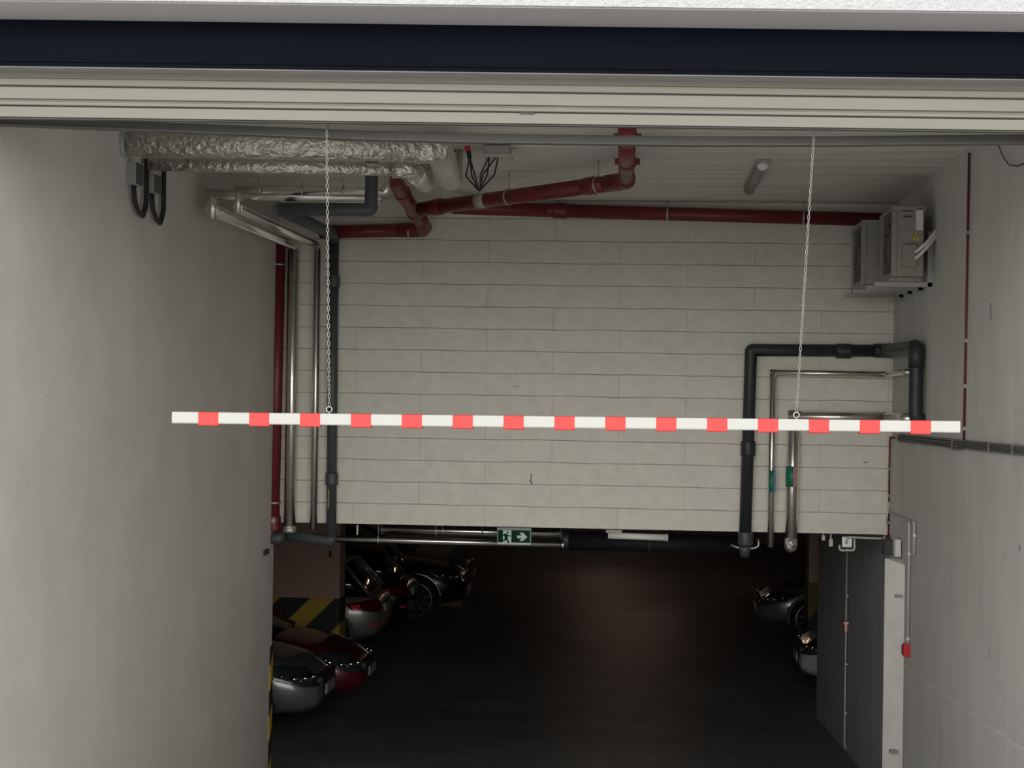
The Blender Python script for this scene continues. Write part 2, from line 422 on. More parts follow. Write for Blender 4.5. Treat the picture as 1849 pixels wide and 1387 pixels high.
# steel beam that closes the top of the opening; it bows a little
DS = 8.70
beam_top = [(-260, 201), (0, 209.5), (220, 218), (420, 226), (640, 235), (860, 241), (1240, 246), (1500, 246), (1849, 242.5), (2150, 238)]
bm = BM(); prev = None
for x, y in beam_top:
    t = onface(x, y, DS)
    sec = [bm.verts.new((t.x, t.y+dy, t.z+dz)) for dy, dz in ((0, 0), (0, -.037), (-.012, -.038), (-.012, -.046), (.05, -.046), (.05, 0))]
    if prev:
        for i in range(6): bm.faces.new((prev[i], sec[i], sec[(i+1) % 6], prev[(i+1) % 6]))
    else: bm.faces.new(sec)
    prev = sec
bm.faces.new(prev)
beam = tag(obj('steel_beam', bm, STEEL), 'thin grey steel beam across the top of the entrance', 'beam')

# ------------------------------------------------------------------ height limit bar and its chains
DBAR = 8.62
a = onface(313, 754, DBAR); b = onface(1732, 771, DBAR)
bar = thing('height_bar', 'long white height limit bar with red bands hanging on two chains', 'barrier bar', (a+b)/2-Vector((0, 0, .03)))
ux = (b-a).normalized(); uz = Vector((0, 1, 0)).cross(ux)*-1
uz = ux.cross(Vector((0, 1, 0)))
hh = .0285
def sqtube(x0, x1, h, lowext=0, bev=.008):
    bm = BM(); L = (b-a).length
    r = bmesh.ops.create_cube(bm, size=1)
    for v in r['verts']:
        v.co = Vector((x0+(v.co.x+.5)*(x1-x0), v.co.y*2*h, v.co.z*2*h - (lowext if v.co.z < 0 else 0)))
    es = [e for e in bm.edges if abs((e.verts[0].co-e.verts[1].co).normalized().x) > .9]
    bmesh.ops.bevel(bm, geom=es, offset=bev, segments=3, affect='EDGES', profile=.5)
    for v in bm.verts: v.co = a + ux*v.co.x + Vector((0, 1, 0))*v.co.y + uz*v.co.z
    return bm
obj('tube', sqtube(0, (b-a).length, hh), WHITE, bar, label='white square tube')
for k in range(15):
    xc = 378.5 + (1661-378.5)*k/14
    q = onface(xc, 762, DBAR); t = (q-a).dot(ux)
    obj('red_band', sqtube(t-.049, t+.049, hh+.0012, .009, .006), RED, bar, label='red reflective band')
def ring(bm, c, r, wire, axis='y'):
    pts = []
    for i in range(16):
        t = 2*pi*i/16
        d = Vector((cos(t), 0, sin(t)))*r if axis == 'y' else Vector((0, cos(t), sin(t)))*r
        pts.append(Vector(c)+d)
    return tube(bm, pts, wire, 6, closed=True)
chains = [((590, 238), (594.5, 738), 'left steel chain holding up the striped bar'), ((1470, 238), (1438, 748), 'right steel chain, slanting, holding up the striped bar')]
link_me = None
for (tx, ty), (bx, by), lab in chains:
    top = onface(tx, ty, DBAR); bot = onface(bx, by, DBAR)
    t = (bot-a).dot(ux); base = a + ux*t + uz*hh
    # eye bolt on the bar
    e = ring(BM(), base+Vector((0, 0, .020)), .0135, .0032); tube(e, [base-Vector((0, 0, .01)), base+Vector((0, 0, .008))], .004, 6)
    obj('eye_bolt', e, ZINC, bar, label='bare metal eye bolt')
    e0 = base+Vector((0, 0, .033)); L = (top-e0).length; n = round(L/.0215)
    d = (top-e0)/L; pitch = L/n
    ch = thing('chain', lab, 'chain', e0)
    rot = Vector((0, 0, 1)).rotation_difference(d).to_matrix()
    if link_me is None:
        bm = BM(); pts = []
        for i in range(14):
            tt = 2*pi*i/14; pts.append(Vector((cos(tt)*.0050, 0, sin(tt)*.0058 + (.0075 if sin(tt) > 0 else -.0075))))
        tube(bm, pts, .0019, 6, closed=True)
        first = obj('link', bm, mat('chain_steel', (.34, .33, .305, 1), .45, metal=.6), None, local=True); link_me = first.data
        bpy.data.objects.remove(first)
    for i in range(n):
        o = bpy.data.objects.new('link', link_me); o.parent = ch; C.objects.link(o)
        mr = rot @ Matrix.Rotation((i % 2)*pi/2 + .35, 3, 'Z')
        mw = mr.to_4x4(); mw.translation = d*pitch*(i+.5); o.matrix_local = mw
    # the hook that holds the last link, over the beam
    hk = tube(BM(), [top, top+Vector((0, 0, .02)), top+Vector((0, .035, .038)), top+Vector((0, .08, .03))], .003, 6, .012)
    obj('hook', hk, ZINC, ch, label='bent wire hook')

# ------------------------------------------------------------------ foil lagged pipes under the ceiling, left
def pipe_thing(name, label, cat, group=None, at=None):
    return thing(name, label, cat, at, 0, group)
def collar(p, d, r, L, m, parent, name='coupling', label=None):
    d = Vector(d).normalized(); p = Vector(p)
    b = BM(); tube(b, [p-d*L/2, p-d*(L/2-.012), p+d*(L/2-.012), p+d*L/2], [r*.96, r, r, r*.96], 18)
    return obj(name, b, m, parent, label=label)
def clamp(p, d, r, parent, m=None, w=.018, rod_to=None):
    d = Vector(d).normalized(); p = Vector(p)
    b = BM(); tube(b, [p-d*w/2, p+d*w/2], r*1.06, 18)
    if rod_to is not None: tube(b, [p+Vector((0, 0, r)), Vector((p.x, p.y, rod_to))], .005, 6)
    return obj('clamp', b, m or ZINC, parent)

w1 = atX(222, 258, XL); e1 = atZ(792, 272, w1.z-EYE); e1 = atY(792, 270, w1.y+.15)
f1 = atY(813, 325, 12.75)
tpipe = pipe_thing('foil_pipe', 'thick crinkled foil wrapped pipe under the ceiling, upper of the two', 'pipe', 'foil wrapped pipes', w1)
obj('pipe_run', tube(BM(), [w1-Vector((.1, 0, 0)), e1], .083, 22), FOIL, tpipe)
obj('elbow', tube(BM(), [e1-Vector((.16, .0, 0)), e1, e1+(f1-e1)*.45], .09, 22, .14), FOIL, tpipe)
obj('pipe_tail', tube(BM(), [e1+(f1-e1)*.3, f1, Vector((f1.x, f1.y+.02, ZC+.02))], .088, 22, .11), FOIL, tpipe)
obj('wall_collar', tube(BM(), [w1-Vector((.02, 0, 0)), w1+Vector((.03, 0, 0))], .092, 20), GREYBOX, tpipe)
w2 = atX(258, 296, XL); e2 = atY(742, 307, w2.y+.1); f2 = atY(768, 333, 13.0)
tpipe = pipe_thing('foil_pipe', 'thinner foil wrapped pipe directly below the thick foil pipe', 'pipe', 'foil wrapped pipes', w2)
obj('pipe_run', tube(BM(), [w2-Vector((.1, 0, 0)), e2], .043, 18), FOIL, tpipe)
obj('elbow', tube(BM(), [e2-Vector((.12, 0, 0)), e2, e2+(f2-e2)*.5], .055, 18, .1), FOIL, tpipe)
obj('pipe_tail', tube(BM(), [e2+(f2-e2)*.3, f2, Vector((f2.x, f2.y+.05, ZC+.02))], .066, 18, .1), FOIL, tpipe)

# switch boxes with looping cables on the left wall
for (x, y0, y1, lx, lab) in ((237, 291, 333, 255, 'grey switch box on the left wall, nearer the street, with black cable loop'),
                             (270, 312, 348, 283, 'grey switch box on the left wall, deeper inside, with black cable loop')):
    p0 = atX(x, y0, XL+.03); p1 = atX(x, y1, XL+.03)
    t = thing('switch_box', lab, 'electrical box', (XL+.01, p0.y, p1.z), 0, 'switch boxes on the left wall')
    obj('casing', box(BM(), (XL, p0.y, p1.z), (XL+.06, p0.y+.16, p0.z), .004), GREYBOX, t)
    obj('lid', box(BM(), (XL+.06, p0.y+.008, p1.z+.006), (XL+.068, p0.y+.152, p0.z-.006), .003), DKBOX, t)
    for k, dx in enumerate((0, .045)):
        A = Vector((XL+.03, p0.y+.05+dx, p1.z)); Z = Vector((XL+.035, p0.y+.32+dx, p0.z+.06))
        B1 = A + Vector((0, .03, -.10)); B2 = A + Vector((.01, .16, -.19-.02*k)); B3 = A+Vector((0, .30, -.08))
        obj('cable', tube(BM(), [A, B1, B2, B3, Z], .012-.003*k, 8, .09), BLACK, t)

# ------------------------------------------------------------------ aluminium clad pipes of the left corner
def xpix(x, y, X): return atX(x, y, X)
SB = DB-.09
# outer, thicker
pA0 = atY(523, 955, SB); pA1 = atY(530, 452, SB)
zA = pA1.z
pA2 = Vector((pA1.x, 12.95, zA)); pA2 = atZ(397, 384, zA-EYE); pA2.x = pA1.x
riserA = Vector((pA2.x, pA2.y, atY(397, 351, pA2.y).z))
endA = atY(690, 357, pA2.y)
tA = pipe_thing('clad_pipe', 'thicker shiny aluminium pipe beside the red pipe in the left corner', 'pipe', 'aluminium clad pipes at the left', pA0)
obj('pipe_run', tube(BM(), [pA0+Vector((0, 0, -.02)), Vector((pA1.x, SB, zA))], .053, 18), CLADZ, tA)
obj('pipe_run', tube(BM(), [Vector((pA1.x, SB, zA+.03)), Vector((pA1.x, SB-.02, zA+.05)), Vector((pA2.x, pA2.y, zA+.02))], .05, 18, .05), CLAD, tA)
obj('riser', tube(BM(), [Vector((pA2.x, pA2.y, zA-.05)), riserA], .038, 18), CLADZ, tA)
obj('pipe_run', tube(BM(), [riserA-Vector((.04, 0, 0)), endA, ], .040, 18), CLADX, tA)
obj('end_cuff', tube(BM(), [pA0+Vector((0, 0, .03)), pA0+Vector((0, 0, -.03))], [.052, .068], 16), FOIL, tA)
# inner, thinner
pB0 = atY(566, 955, SB); pB1 = atY(573, 450, SB); zB = pB1.z
pB2 = atZ(431, 378, zB-EYE); pB2.x = pB1.x
riserB = Vector((pB2.x, pB2.y, atY(431, 343, pB2.y).z)); endB = atY(697, 346, pB2.y)
tB = pipe_thing('clad_pipe', 'thinner shiny aluminium pipe in the left corner, beside the grey pipe', 'pipe', 'aluminium clad pipes at the left', pB0)
obj('pipe_run', tube(BM(), [pB0+Vector((0, 0, -.01)), Vector((pB1.x, SB, zB))], .032, 16), CLADZ, tB)
obj('pipe_run', tube(BM(), [Vector((pB1.x, SB, zB+.02)), Vector((pB1.x, SB-.02, zB+.03)), Vector((pB2.x, pB2.y, zB+.01))], .036, 16, .04), CLAD, tB)
obj('riser', tube(BM(), [Vector((pB2.x, pB2.y, zB-.03)), riserB], .026, 16), CLADZ, tB)
obj('pipe_run', tube(BM(), [riserB-Vector((.03, 0, 0)), endB, Vector((endB.x, endB.y, ZC+.01))], .030, 16, .02), CLAD, tB)
for xx in (470, 545, 620):
    q = atY(xx, 346, pB2.y); clamp(Vector((q.x, riserB.y, riserB.z)), (1, 0, 0), .030, tB, rod_to=ZC)

# ------------------------------------------------------------------ grey drain of the left corner
g0 = atY(598, 972, DB-.07); g1 = atY(603, 430, DB-.07)
gX = g1.x; zr = atY(603, 440, DB-.07).z
DG = 12.3
gr1 = atY(505, 377, DG); gc = atY(670, 379, DG); gtop = Vector((gc.x, DG, ZC+.01))
tG = pipe_thing('drain_pipe', 'dark grey drain pipe running down the left end of the block wall', 'pipe', None, g0)
obj('pipe_run', tube(BM(), [g0, Vector((gX, DB-.07, g1.z))], .046, 18), GREYP, tG)
obj('pipe_run', tube(BM(), [Vector((gX, DB-.07, g1.z-.05)), Vector((gX, DB-.07, g1.z+.03)), Vector((gr1.x, DG, gc.z)), ], .05, 18, .1), GREYP, tG)
obj('pipe_run', tube(BM(), [Vector((gr1.x, DG, gc.z)), gc, gtop], .046, 18, .02), GREYP, tG)
for y in (508, 865): collar(atY(603-(y-430)*.009, y, DB-.07), (0, 0, 1), .058, .11, GREYP, tG)
obj('foot', tube(BM(), [g0+Vector((0, 0, .02)), g0-Vector((0, 0, .03)), atY(520, 966, DB-.07)], .05, 16, .06), GREYP, tG)
obj('paint_mark', box(BM(), atY(592, 884, DB-.116), atY(594, 918, DB-.117)), mat('olive_paint', (.2, .22, .1, 1)), tG)

# ------------------------------------------------------------------ red drain, left corner stack
r0 = atY(493, 958, DB-.075); r1 = atY(505, 425, DB-.075)
tR = pipe_thing('drain_pipe', 'upright red drain pipe in the left corner', 'pipe', None, r0)
obj('pipe_run', tube(BM(), [r0, r1], .056, 18), REDP, tR)
dd = r1-r0
clamp(atY(504, 478, DB-.075), dd, .056, tR); clamp(atY(495.5, 908, DB-.075), dd, .056, tR)
collar(atY(494, 945, DB-.075), dd, .064, .14, REDP, tR)
obj('sticker', box(BM(), atY(490, 937, DB-.142), atY(497, 944, DB-.143)), PLATE, tR)
st = tag(obj('pipe_stub', tube(BM(), [atY(474, 973, DB-.10), atY(504, 973, DB-.10), atY(512, 966, DB-.05)], .05, 14, .03), GREYP), 'short grey pipe stub under the red corner pipe', 'pipe')

# red drains under the ceiling
rr = .060
DR = DB-.10
zz = EYE+1.60
P_top = atZ(1133, 236, 1.66); P_el = atZ(1131, 327, 1.66)
P_w = atY(760, 378, 14.6)                                   # wye
tC = pipe_thing('drain_pipe', 'red drain pipe slanting under the ceiling to the elbow by the beam', 'pipe', 'red ceiling drains', P_w)
A = Vector((P_top.x, P_top.y, P_top.z)); 
obj('pipe_run', tube(BM(), [A+Vector((0, -.3, .0)), P_el], rr*.93, 20), REDP, tC)
obj('elbow', tube(BM(), [P_el+Vector((0, -.22, 0)), P_el, P_el+(P_w-P_el).normalized()*.2], rr*1.1, 20, .1), REDP, tC)
obj('pipe_run', tube(BM(), [P_el, P_w], rr, 20), REDP, tC)
dv = (P_w-P_el).normalized(); LL = (P_w-P_el).length
for xx in (1088, 1068, 935, 775):
    t = (1131-xx)/(1131-760)
    z_ = P_el + dv*LL*t
for px, lab in ((1085, 1), (930, 1)):
    q = P_el+(P_w-P_el)*((1131-px)/(1131-760.)); clamp(q, dv, rr, tC, rod_to=ZC)
for px in (1070, 780):
    q = P_el+(P_w-P_el)*((1131-px)/(1131-760.)*.96); collar(q, dv, rr*1.14, .12, REDP, tC)
for py in (248, 292):
    q = atZ(1133, py, 1.66)
    c_ = BM(); tube(c_, [q-Vector((0, .05, 0)), q+Vector((0, .05, 0))], rr*1.04, 18)
    for sx in (-1, 1): box(c_, q+Vector((sx*.055, -.02, -.02)), q+Vector((sx*.085, .02, .02)))
    obj('clamp', c_, REDP, tC)
q = P_el+(P_w-P_el)*((1131-881)/(1131-760.)); nrm = Vector((0, -1, 0))
lb = BM(); tube(lb, [q-dv*.055, q+dv*.055], rr*1.03, 20); obj('label_band', lb, mat('faded_label', (.42, .34, .30, 1), .6, vary=.25, vscale=60), tC, label='pale paper label')
# back run along the block wall to the condensers
B0 = atY(820, 374, 15.2); B1 = atY(985, 380, DR); B2 = atY(1625, 398, DR)
tD = pipe_thing('drain_pipe', 'long red drain pipe along the top of the block wall', 'pipe', 'red ceiling drains', B1)
obj('pipe_run', tube(BM(), [B1, B2], rr, 20), REDP, tD)
obj('branch', tube(BM(), [B0, B1, B1+(B2-B1).normalized()*.3], rr*1.02, 20, .12), REDP, tD)
for px in (1010, 1207, 1452): clamp(B1+(B2-B1)*((px-985)/640.), B2-B1, rr, tD, rod_to=ZC)
collar(B1+(B2-B1)*.04, B2-B1, rr*1.14, .13, REDP, tD)
# drop from the foil pipes to the left run
L0 = atY(578, 419, DR); L1 = atY(765, 416, DR)
K0 = atY(712, 326, 13.9); K1 = atY(742, 372, 14.7)
tE = pipe_thing('drain_pipe', 'red drain pipe dropping in bends behind the foil pipes', 'pipe', 'red ceiling drains', L1)
obj('pipe_run', tube(BM(), [L0, L1-Vector((.12, 0, 0))], rr, 20), REDP, tE)
obj('elbow', tube(BM(), [L1-Vector((.22, 0, 0)), L1, atY(755, 385, 15.0)], rr*1.08, 20, .09), REDP, tE)
obj('pipe_run', tube(BM(), [atY(768, 410, DR-.1), atY(752, 388, 15.0), K1, K0, Vector((K0.x-.03, K0.y-.1, ZC+.02))], rr*1.02, 20, .06), REDP, tE)
for p_, q_ in ((K0, K1), (K1, atY(756, 396, 15.2))):
    collar((p_+q_)/2, q_-p_, rr*1.16, .12, REDP, tE)
clamp(atY(738, 419, DR), (1, 0, 0), rr, tE)

# junction device with cables over the red pipe
q0 = atZ(896, 270, 1.80)
tJ = thing('junction_box', 'pale metal junction box on the ceiling with black cables hanging down', 'electrical box', q0)
obj('casing', box(BM(), atY(873, 280, q0.y)+Vector((0, 0, 0)), atY(920, 262, q0.y+.0)+Vector((0, .22, 0)), .006), GREYBOX, tJ)
obj('cover', box(BM(), atY(871, 282, q0.y-.005), atY(923, 278, q0.y)+Vector((0, .25, .0)), .002), ZINC, tJ)
jb = atY(866, 345, q0.y+.5)
for sx, bulge in ((884, 868), (884, 880), (900, 893), (898, 872)):
    s0 = atY(sx, 281, q0.y+.05)
    obj('cable', tube(BM(), [s0, atY(bulge, 315, q0.y+.25), jb], .006, 8, .08), BLACK, tJ)
s0 = atY(845, 265, q0.y+.1)
tK = thing('detector_plug', 'small red plug hanging by the foil pipe with black cables', 'plug', s0)
obj('body', box(BM(), atY(839, 272, q0.y+.1), atY(850, 260, q0.y+.14), .004), REDBOX, tK)
obj('sleeve', tube(BM(), [atY(846, 272, q0.y+.12), atY(848, 287, q0.y+.15)], .016, 10), BLACK, tK)
for bx in (845, 850, 856):
    obj('cable', tube(BM(), [atY(848, 284, q0.y+.15), atY(bx-(4 if bx < 850 else -2), 318, q0.y+.3), atY(864, 344, q0.y+.5)], .006, 8, .08), BLACK, tK)

# batten lamp on the ceiling
l0 = atZ(1376, 297, 1.80); l1 = atZ(1354, 343, 1.80); xm = (l0.x+l1.x)/2
tL = thing('batten_lamp', 'unlit grey batten lamp fixed to the entrance ceiling', 'lamp', (xm, (l0.y+l1.y)/2, EYE+1.77))
b_ = box(BM(), (xm-.045, l0.y, EYE+1.80), (xm+.045, l1.y, ZC), .006); obj('housing', b_, GREYBOX, tL)
d_ = BM(); tube(d_, [Vector((xm, l0.y+.02, EYE+1.80)), Vector((xm, l1.y-.02, EYE+1.80))], .042, 16); obj('diffuser', d_, LENS, tL)
obj('end_cap', ball(BM(), (xm, l0.y+.02, EYE+1.80), .044, 14, (1, .5, 1)), WPLAST, tL)
obj('end_cap', ball(BM(), (xm, l1.y-.02, EYE+1.80), .044, 14, (1, .5, 1)), DKBOX, tL)

# ------------------------------------------------------------------ condensers on the right wall
def condenser(D, xl, xr, yt, yb, length, label, full):
    z1 = atY(xl, yt, D).z; z0 = atY(xl, yb, D).z; x0 = atY(xl, yb, D).x; x1 = atY(xr, yb, D).x
    t = thing('condenser', label, 'air conditioner', ((x0+x1)/2, D+length/2, z0), 0, 'wall condensers')
    obj('casing', box(BM(), (x0, D, z0), (x1, D+length, z1), .012), ACB, t)
    fr = BM(); box(fr, (x0-.008, D+.05, z0+.04), (x0+.004, D+length-.25, z1-.04))
    g = obj('fan_grille', fr, ACG, t)
    gb = BM()
    for k in range(9):
        z = z0+.07+k*(z1-z0-.14)/8; tube(gb, [(x0-.013, D+.06, z), (x0-.013, D+length-.26, z)], .004, 6)
    cz = Vector((x0-.012, D+(length-.2)/2, (z0+z1)/2)); ring(gb, cz, .17, .006, 'x'); ring(gb, cz, .1, .005, 'x')
    obj('guard', gb, mat('fan_guard', (.13, .125, .11, 1), .5), g)
    obj('top_cover', box(BM(), (x0-.008, D-.006, z1-.03), (x1+.006, D+length+.006, z1+.006), .006), ACB, t)
    obj('corner_post', box(BM(), (x0-.012, D-.008, z0), (x0+.03, D+.03, z1-.03), .006), ACB, t)
    for dy in (.12, length-.15): obj('foot', box(BM(), (x0-.01, D+dy, z0-.03), (x1, D+dy+.06, z0)), ACB, t)
    if full:
        px = lambda x, y: atY(x, y, D-.004)
        hb = BM(); box(hb, atY(1629, 382, D-.006), atY(1650, 380, D)); box(hb, atY(1631, 392, D-.006), atY(1648, 390, D))
        obj('handle_slot', hb, DKBOX, t)
        obj('access_panel', box(BM(), atY(1654, 416, D-.006), atY(1667, 377, D), .002), WPLAST, t)
        obj('plate', box(BM(), atY(1631, 440, D-.004), atY(1645, 422, D)), GREYBOX, t, label='grey plate')
        pr_ = BM(); c0 = atY(1654, 427, D-.005); prism(pr_, [(-.026, -.03), (.026, -.03), (0, .03)], c0, (1, 0, 0), (0, 0, 1), (0, .004, 0))
        w_ = obj('warning_sticker', pr_, YEL, t, label='yellow warning sticker')
        obj('bolt_mark', box(BM(), c0+Vector((-.003, -.002, -.016)), c0+Vector((.003, 0, .012))), BLACK, w_)
        obj('valve_cover', box(BM(), atY(1630, 482, D-.05), atY(1654, 443, D), .006), ACB, t)
        for k in range(2):
            s_ = atY(1652, 456+k*12, D-.04)
            obj('insulated_hose', tube(BM(), [s_, atY(1672, 440+k*9, D-.04), atY(1690, 417+k*9, D-.0), Vector((XR+.02, D+.03, atY(1694, 412+k*9, D).z))], .0135, 10, .06), WPLAST, t)
    return t, x0, x1, z0
tt, cx0, cx1, cz0 = condenser(13.75, 1612, 1668, 373, 499, .72, 'nearer pale condenser unit on the right wall with yellow warning sticker', True)
tt2, dx0, dx1, dz0 = condenser(14.75, 1557, 1592, 398, 513, .74, 'pale condenser unit behind the nearer one, by the block wall', False)
BRK = mat('bracket_paint', (.36, .355, .33, 1), .5)
def bracket(D, x0, z, label):
    t = thing('wall_bracket', label, 'bracket', (XR, D, z-.06), 0, 'condenser brackets')
    obj('arm', box(BM(), (x0, D, z-.07), (XR, D+.045, z-.032), .003), BRK, t)
    obj('wall_plate', box(BM(), (XR-.04, D, z-.09), (XR, D+.045, z+.36), .003), BRK, t)
bracket(13.89, cx0-.12, cz0, 'pale bracket arm under the nearer condenser, street end')
bracket(14.33, cx0-.12, cz0, 'pale bracket arm under the nearer condenser, inner end')
bracket(14.89, dx0-.06, dz0, 'pale bracket arm under the far condenser, street end')
bracket(15.36, dx0-.06, dz0, 'pale bracket arm under the far condenser, by the block wall')

# ------------------------------------------------------------------ pipes on the right half of the block wall
DP = DB-.065
k0 = atY(1345, 985, DP); k1 = atY(1356, 632, DP); k2 = atY(1640, 634, DP)
k2 = Vector((XR-.075, DP, k2.z)); k3 = Vector((XR-.075, 14.6, atX(1655, 625, XR-.075).z))
k3 = atX(1655, 628, XR-.075); k4 = Vector((XR-.075, k3.y, atY(1655, 760, k3.y).z)); k5 = Vector((XR+.05, k3.y+.05, k4.z))
tP = pipe_thing('drain_pipe', 'black drain pipe down the right of the block wall, bending onto the right wall', 'pipe', None, k0)
obj('pipe_run', tube(BM(), [k0, k1, k2], .054, 18, .015), BLACKP, tP)
obj('elbow', tube(BM(), [k2-Vector((.1, 0, 0)), k2, k2+(k3-k2).normalized()*.3], .062, 18, .08), BLACKP, tP)
obj('pipe_run', tube(BM(), [k2, k3, k4, k5], .057, 18, .07), BLACKP, tP)
obj('elbow', tube(BM(), [k3+(k2-k3).normalized()*.14, k3, k3-Vector((0, 0, .16))], .064, 18, .08), BLACKP, tP)
collar(atY(1523, 634, DP), (1, 0, 0), .066, .13, BLACKP, tP); collar(atY(1351, 810, DP), (0, 0, 1), .066, .13, BLACKP, tP)
collar(atY(1346, 973, DP), (0, 0, 1), .069, .12, GREYP, tP)
obj('spigot', tube(BM(), [k0, k0+Vector((0, .02, -.10))], [.058, .04], 16), GREYP, tP)

def clad_right(x0, yb, x1, yc, r, xe, label, yend):
    a0 = atY(x0, yb, DP); a1 = atY(x1, yc, DP); a2 = atY(xe, yc+3, DP); a2 = Vector((min(a2.x, XR-.06), DP, a1.z))
    t = pipe_thing('clad_pipe', label, 'pipe', 'aluminium clad pipes at the right', a0)
    obj('pipe_run', tube(BM(), [a0, a1+Vector((0, 0, r))], r, 18), CLADZ, t); obj('pipe_run', tube(BM(), [a1-Vector((r, 0, 0)), a2], r*.98, 18), CLADX, t)
    q = Vector((XR-.05, 14.9, a1.z)); obj('pipe_tail', tube(BM(), [a2-Vector((.02, 0, 0)), Vector((XR-.05, DP-.02, a1.z)), q, q+Vector((.1, -.05, 0))], r*.9, 16, .03), CLAD, t)
    return t, a0, a1
t1, a0, a1 = clad_right(1391, 988, 1396, 673, .028, 1600, 'thin shiny aluminium pipe bending beside the black drain pipe', 672)
for nm, m_, ya, yb in (('label_band', GRN, 850, 889),):
    p0 = atY(1394, ya, DP); p1 = atY(1393.3, yb, DP)
    obj(nm, tube(BM(), [p0, p1], .031, 18), m_, t1, label='green label wrap')
pb_ = atY(1397, 870, DP-.02); obj('label_patch', box(BM(), pb_+Vector((-.006, -.014, -.09)), pb_+Vector((.014, 0, .09)), .002), BLU, t1, label='blue label strip')
t2, a0, a1 = clad_right(1428, 985, 1434, 752, .054, 1640, 'thick shiny aluminium pipe at the right end of the bar', 752)
p0 = atY(1430.5, 842, DP); p1 = atY(1430, 879, DP)
lb_ = BM(); tube(lb_, [p0, p1], .0555, 18); obj('label_band', lb_, GRN, t2, label='green label wrap')
obj('label_patch', box(BM(), atY(1432, 880, DP-.060), atY(1438, 843, DP-.030), .002), PNK, t2, label='pink label strip')
e0 = atY(1428, 972, DP); obj('foil_end', tube(BM(), [e0, e0-Vector((0, 0, .06)), e0-Vector((0, -.01, .10)), e0-Vector((0, -.01, .125))], [.055, .06, .05, .02], 16), FOIL, t2)

# ------------------------------------------------------------------ small services on the right wall
u0 = atX(1750, 276, XR-.012); u1 = atX(1740, 806, XR-.012)
tU = thing('conduit', 'thin dark red conduit running down the right wall', 'conduit', u1)
obj('pipe_run', tube(BM(), [u0, u1], .0085, 8), REDC, tU)
for yy in (420, 615, 697, 774):
    q = u0+(u1-u0)*((yy-276)/530.); obj('clip', box(BM(), q+Vector((-.010, -.014, -.012)), q+Vector((.012, .014, .012))), GREYBOX, tU)
v0 = atY(1613, 790, DB-.02); v1 = atY(1605, 982, DB-.02)
v0.x = v1.x = XR-.02
tV = thing('conduit', 'thin dark red conduit down the corner under the cable tray', 'conduit', v1)
obj('pipe_run', tube(BM(), [v1, v0, Vector((XR-.02, DB-.3, v0.z))], .009, 8, .02), REDC, tV)
for f_ in (.2, .45, .7): 
    q = v1+(v0-v1)*f_; obj('clip', box(BM(), q+Vector((-.012, -.014, -.01)), q+Vector((.012, .01, .01))), GREYBOX, tV)
# cable ladder
TRAYM = mat('dull_tray_steel', (.16, .155, .145, 1), .5, metal=.4)
tray = thing('cable_tray', 'narrow wire cable tray running along the right wall', 'cable tray', atX(1740, 800, XR))
for k, (ya, yb, rr_) in enumerate(((785, 806, .007), (789, 811, .011), (793, 816, .009), (796, 821, .007))):
    s_ = atX(1622, ya, XR-.02); e_ = atX(1880, yb+4, XR-.02); s_.y = min(s_.y, DB-.05)
    e_ = s_ + (e_-s_)*((s_.y-8.8)/(s_.y-e_.y))
    obj('rail' if k in (0, 3) else 'cable', tube(BM(), [s_, e_], rr_, 8), TRAYM if k in (0, 3) else DKBOX, tray)
for x_ in (1721, 1787, 1830):
    s_ = atX(x_, 788+(x_-1622)*.087, XR-.02); e_ = atX(x_, 798+(x_-1622)*.101, XR-.02)
    obj('rung', box(BM(), s_+Vector((-.014, -.02, .01)), e_+Vector((.014, .02, -.01))), TRAYM, tray)
tq = thing('cable_loop', 'thin dark cable loop just below the cable tray', 'cable', atX(1730, 808, XR))
obj('cable', tube(BM(), [atX(1640, 795, XR-.03), atX(1722, 809, XR-.03), atX(1737, 811, XR-.03), atX(1740, 800, XR-.03)], .006, 8, .03), DKBOX, tq)
obj('clip', box(BM(), atX(1722, 812, XR-.035), atX(1733, 804, XR-.01), .002), DKBOX, tq)
# loose wire by the beam
tag(obj('loose_wire', tube(BM(), [atX(1803, 262, XR-.02), atX(1812, 285, XR-.02), atX(1822, 298, XR-.03), atX(1838, 300, XR-.03), atX(1852, 294, XR-.02)], .004, 6, .06), BLACK), 'loose black wire hanging on the right wall by the beam', 'wire')

# white conduits with call point
c0 = atX(1607, 925, XR-.02); c0.y = DB-.06
h1 = atX(1642, 943, XR-.02); d1 = atX(1637, 1163, XR-.02); d1.y = h1.y
tW = thing('conduit', 'white conduit bending down the right wall to a red call point', 'conduit', d1)
obj('pipe_run', tube(BM(), [c0, h1, d1], .010, 10, .04), WCOND, tW)
for yy in (1000, 1152):
    q = h1+(d1-h1)*((yy-943)/220.); obj('clip', box(BM(), q+Vector((-.012, -.02, -.012)), q+Vector((.012, .02, .012)), .002), WPLAST, tW)
h2 = atX(1651, 943, XR-.02); d2 = atX(1654, 1004, XR-.02); d2.y = h2.y
tW2 = thing('conduit', 'short white conduit stub beside the long white conduit', 'conduit', d2)
obj('pipe_run', tube(BM(), [h1+Vector((0, 0, .02)), h2, d2], .009, 10, .03), WCOND, tW2)
q = h2+(d2-h2)*.4; obj('clip', box(BM(), q+Vector((-.012, -.025, -.012)), q+Vector((.012, .02, .012)), .002), WPLAST, tW2)
cp0 = atX(1629, 1186, XR-.05); cp1 = atX(1643, 1161, XR-.0)
q = atX(1637, 1173, XR-.02)
tX = thing('call_point', 'small red fire call point on the right wall', 'call point', q)
obj('box', box(BM(), (XR-.055, h1.y-.02, q.z-.052), (XR, h1.y+.075, q.z+.052), .006), REDBOX, tX)
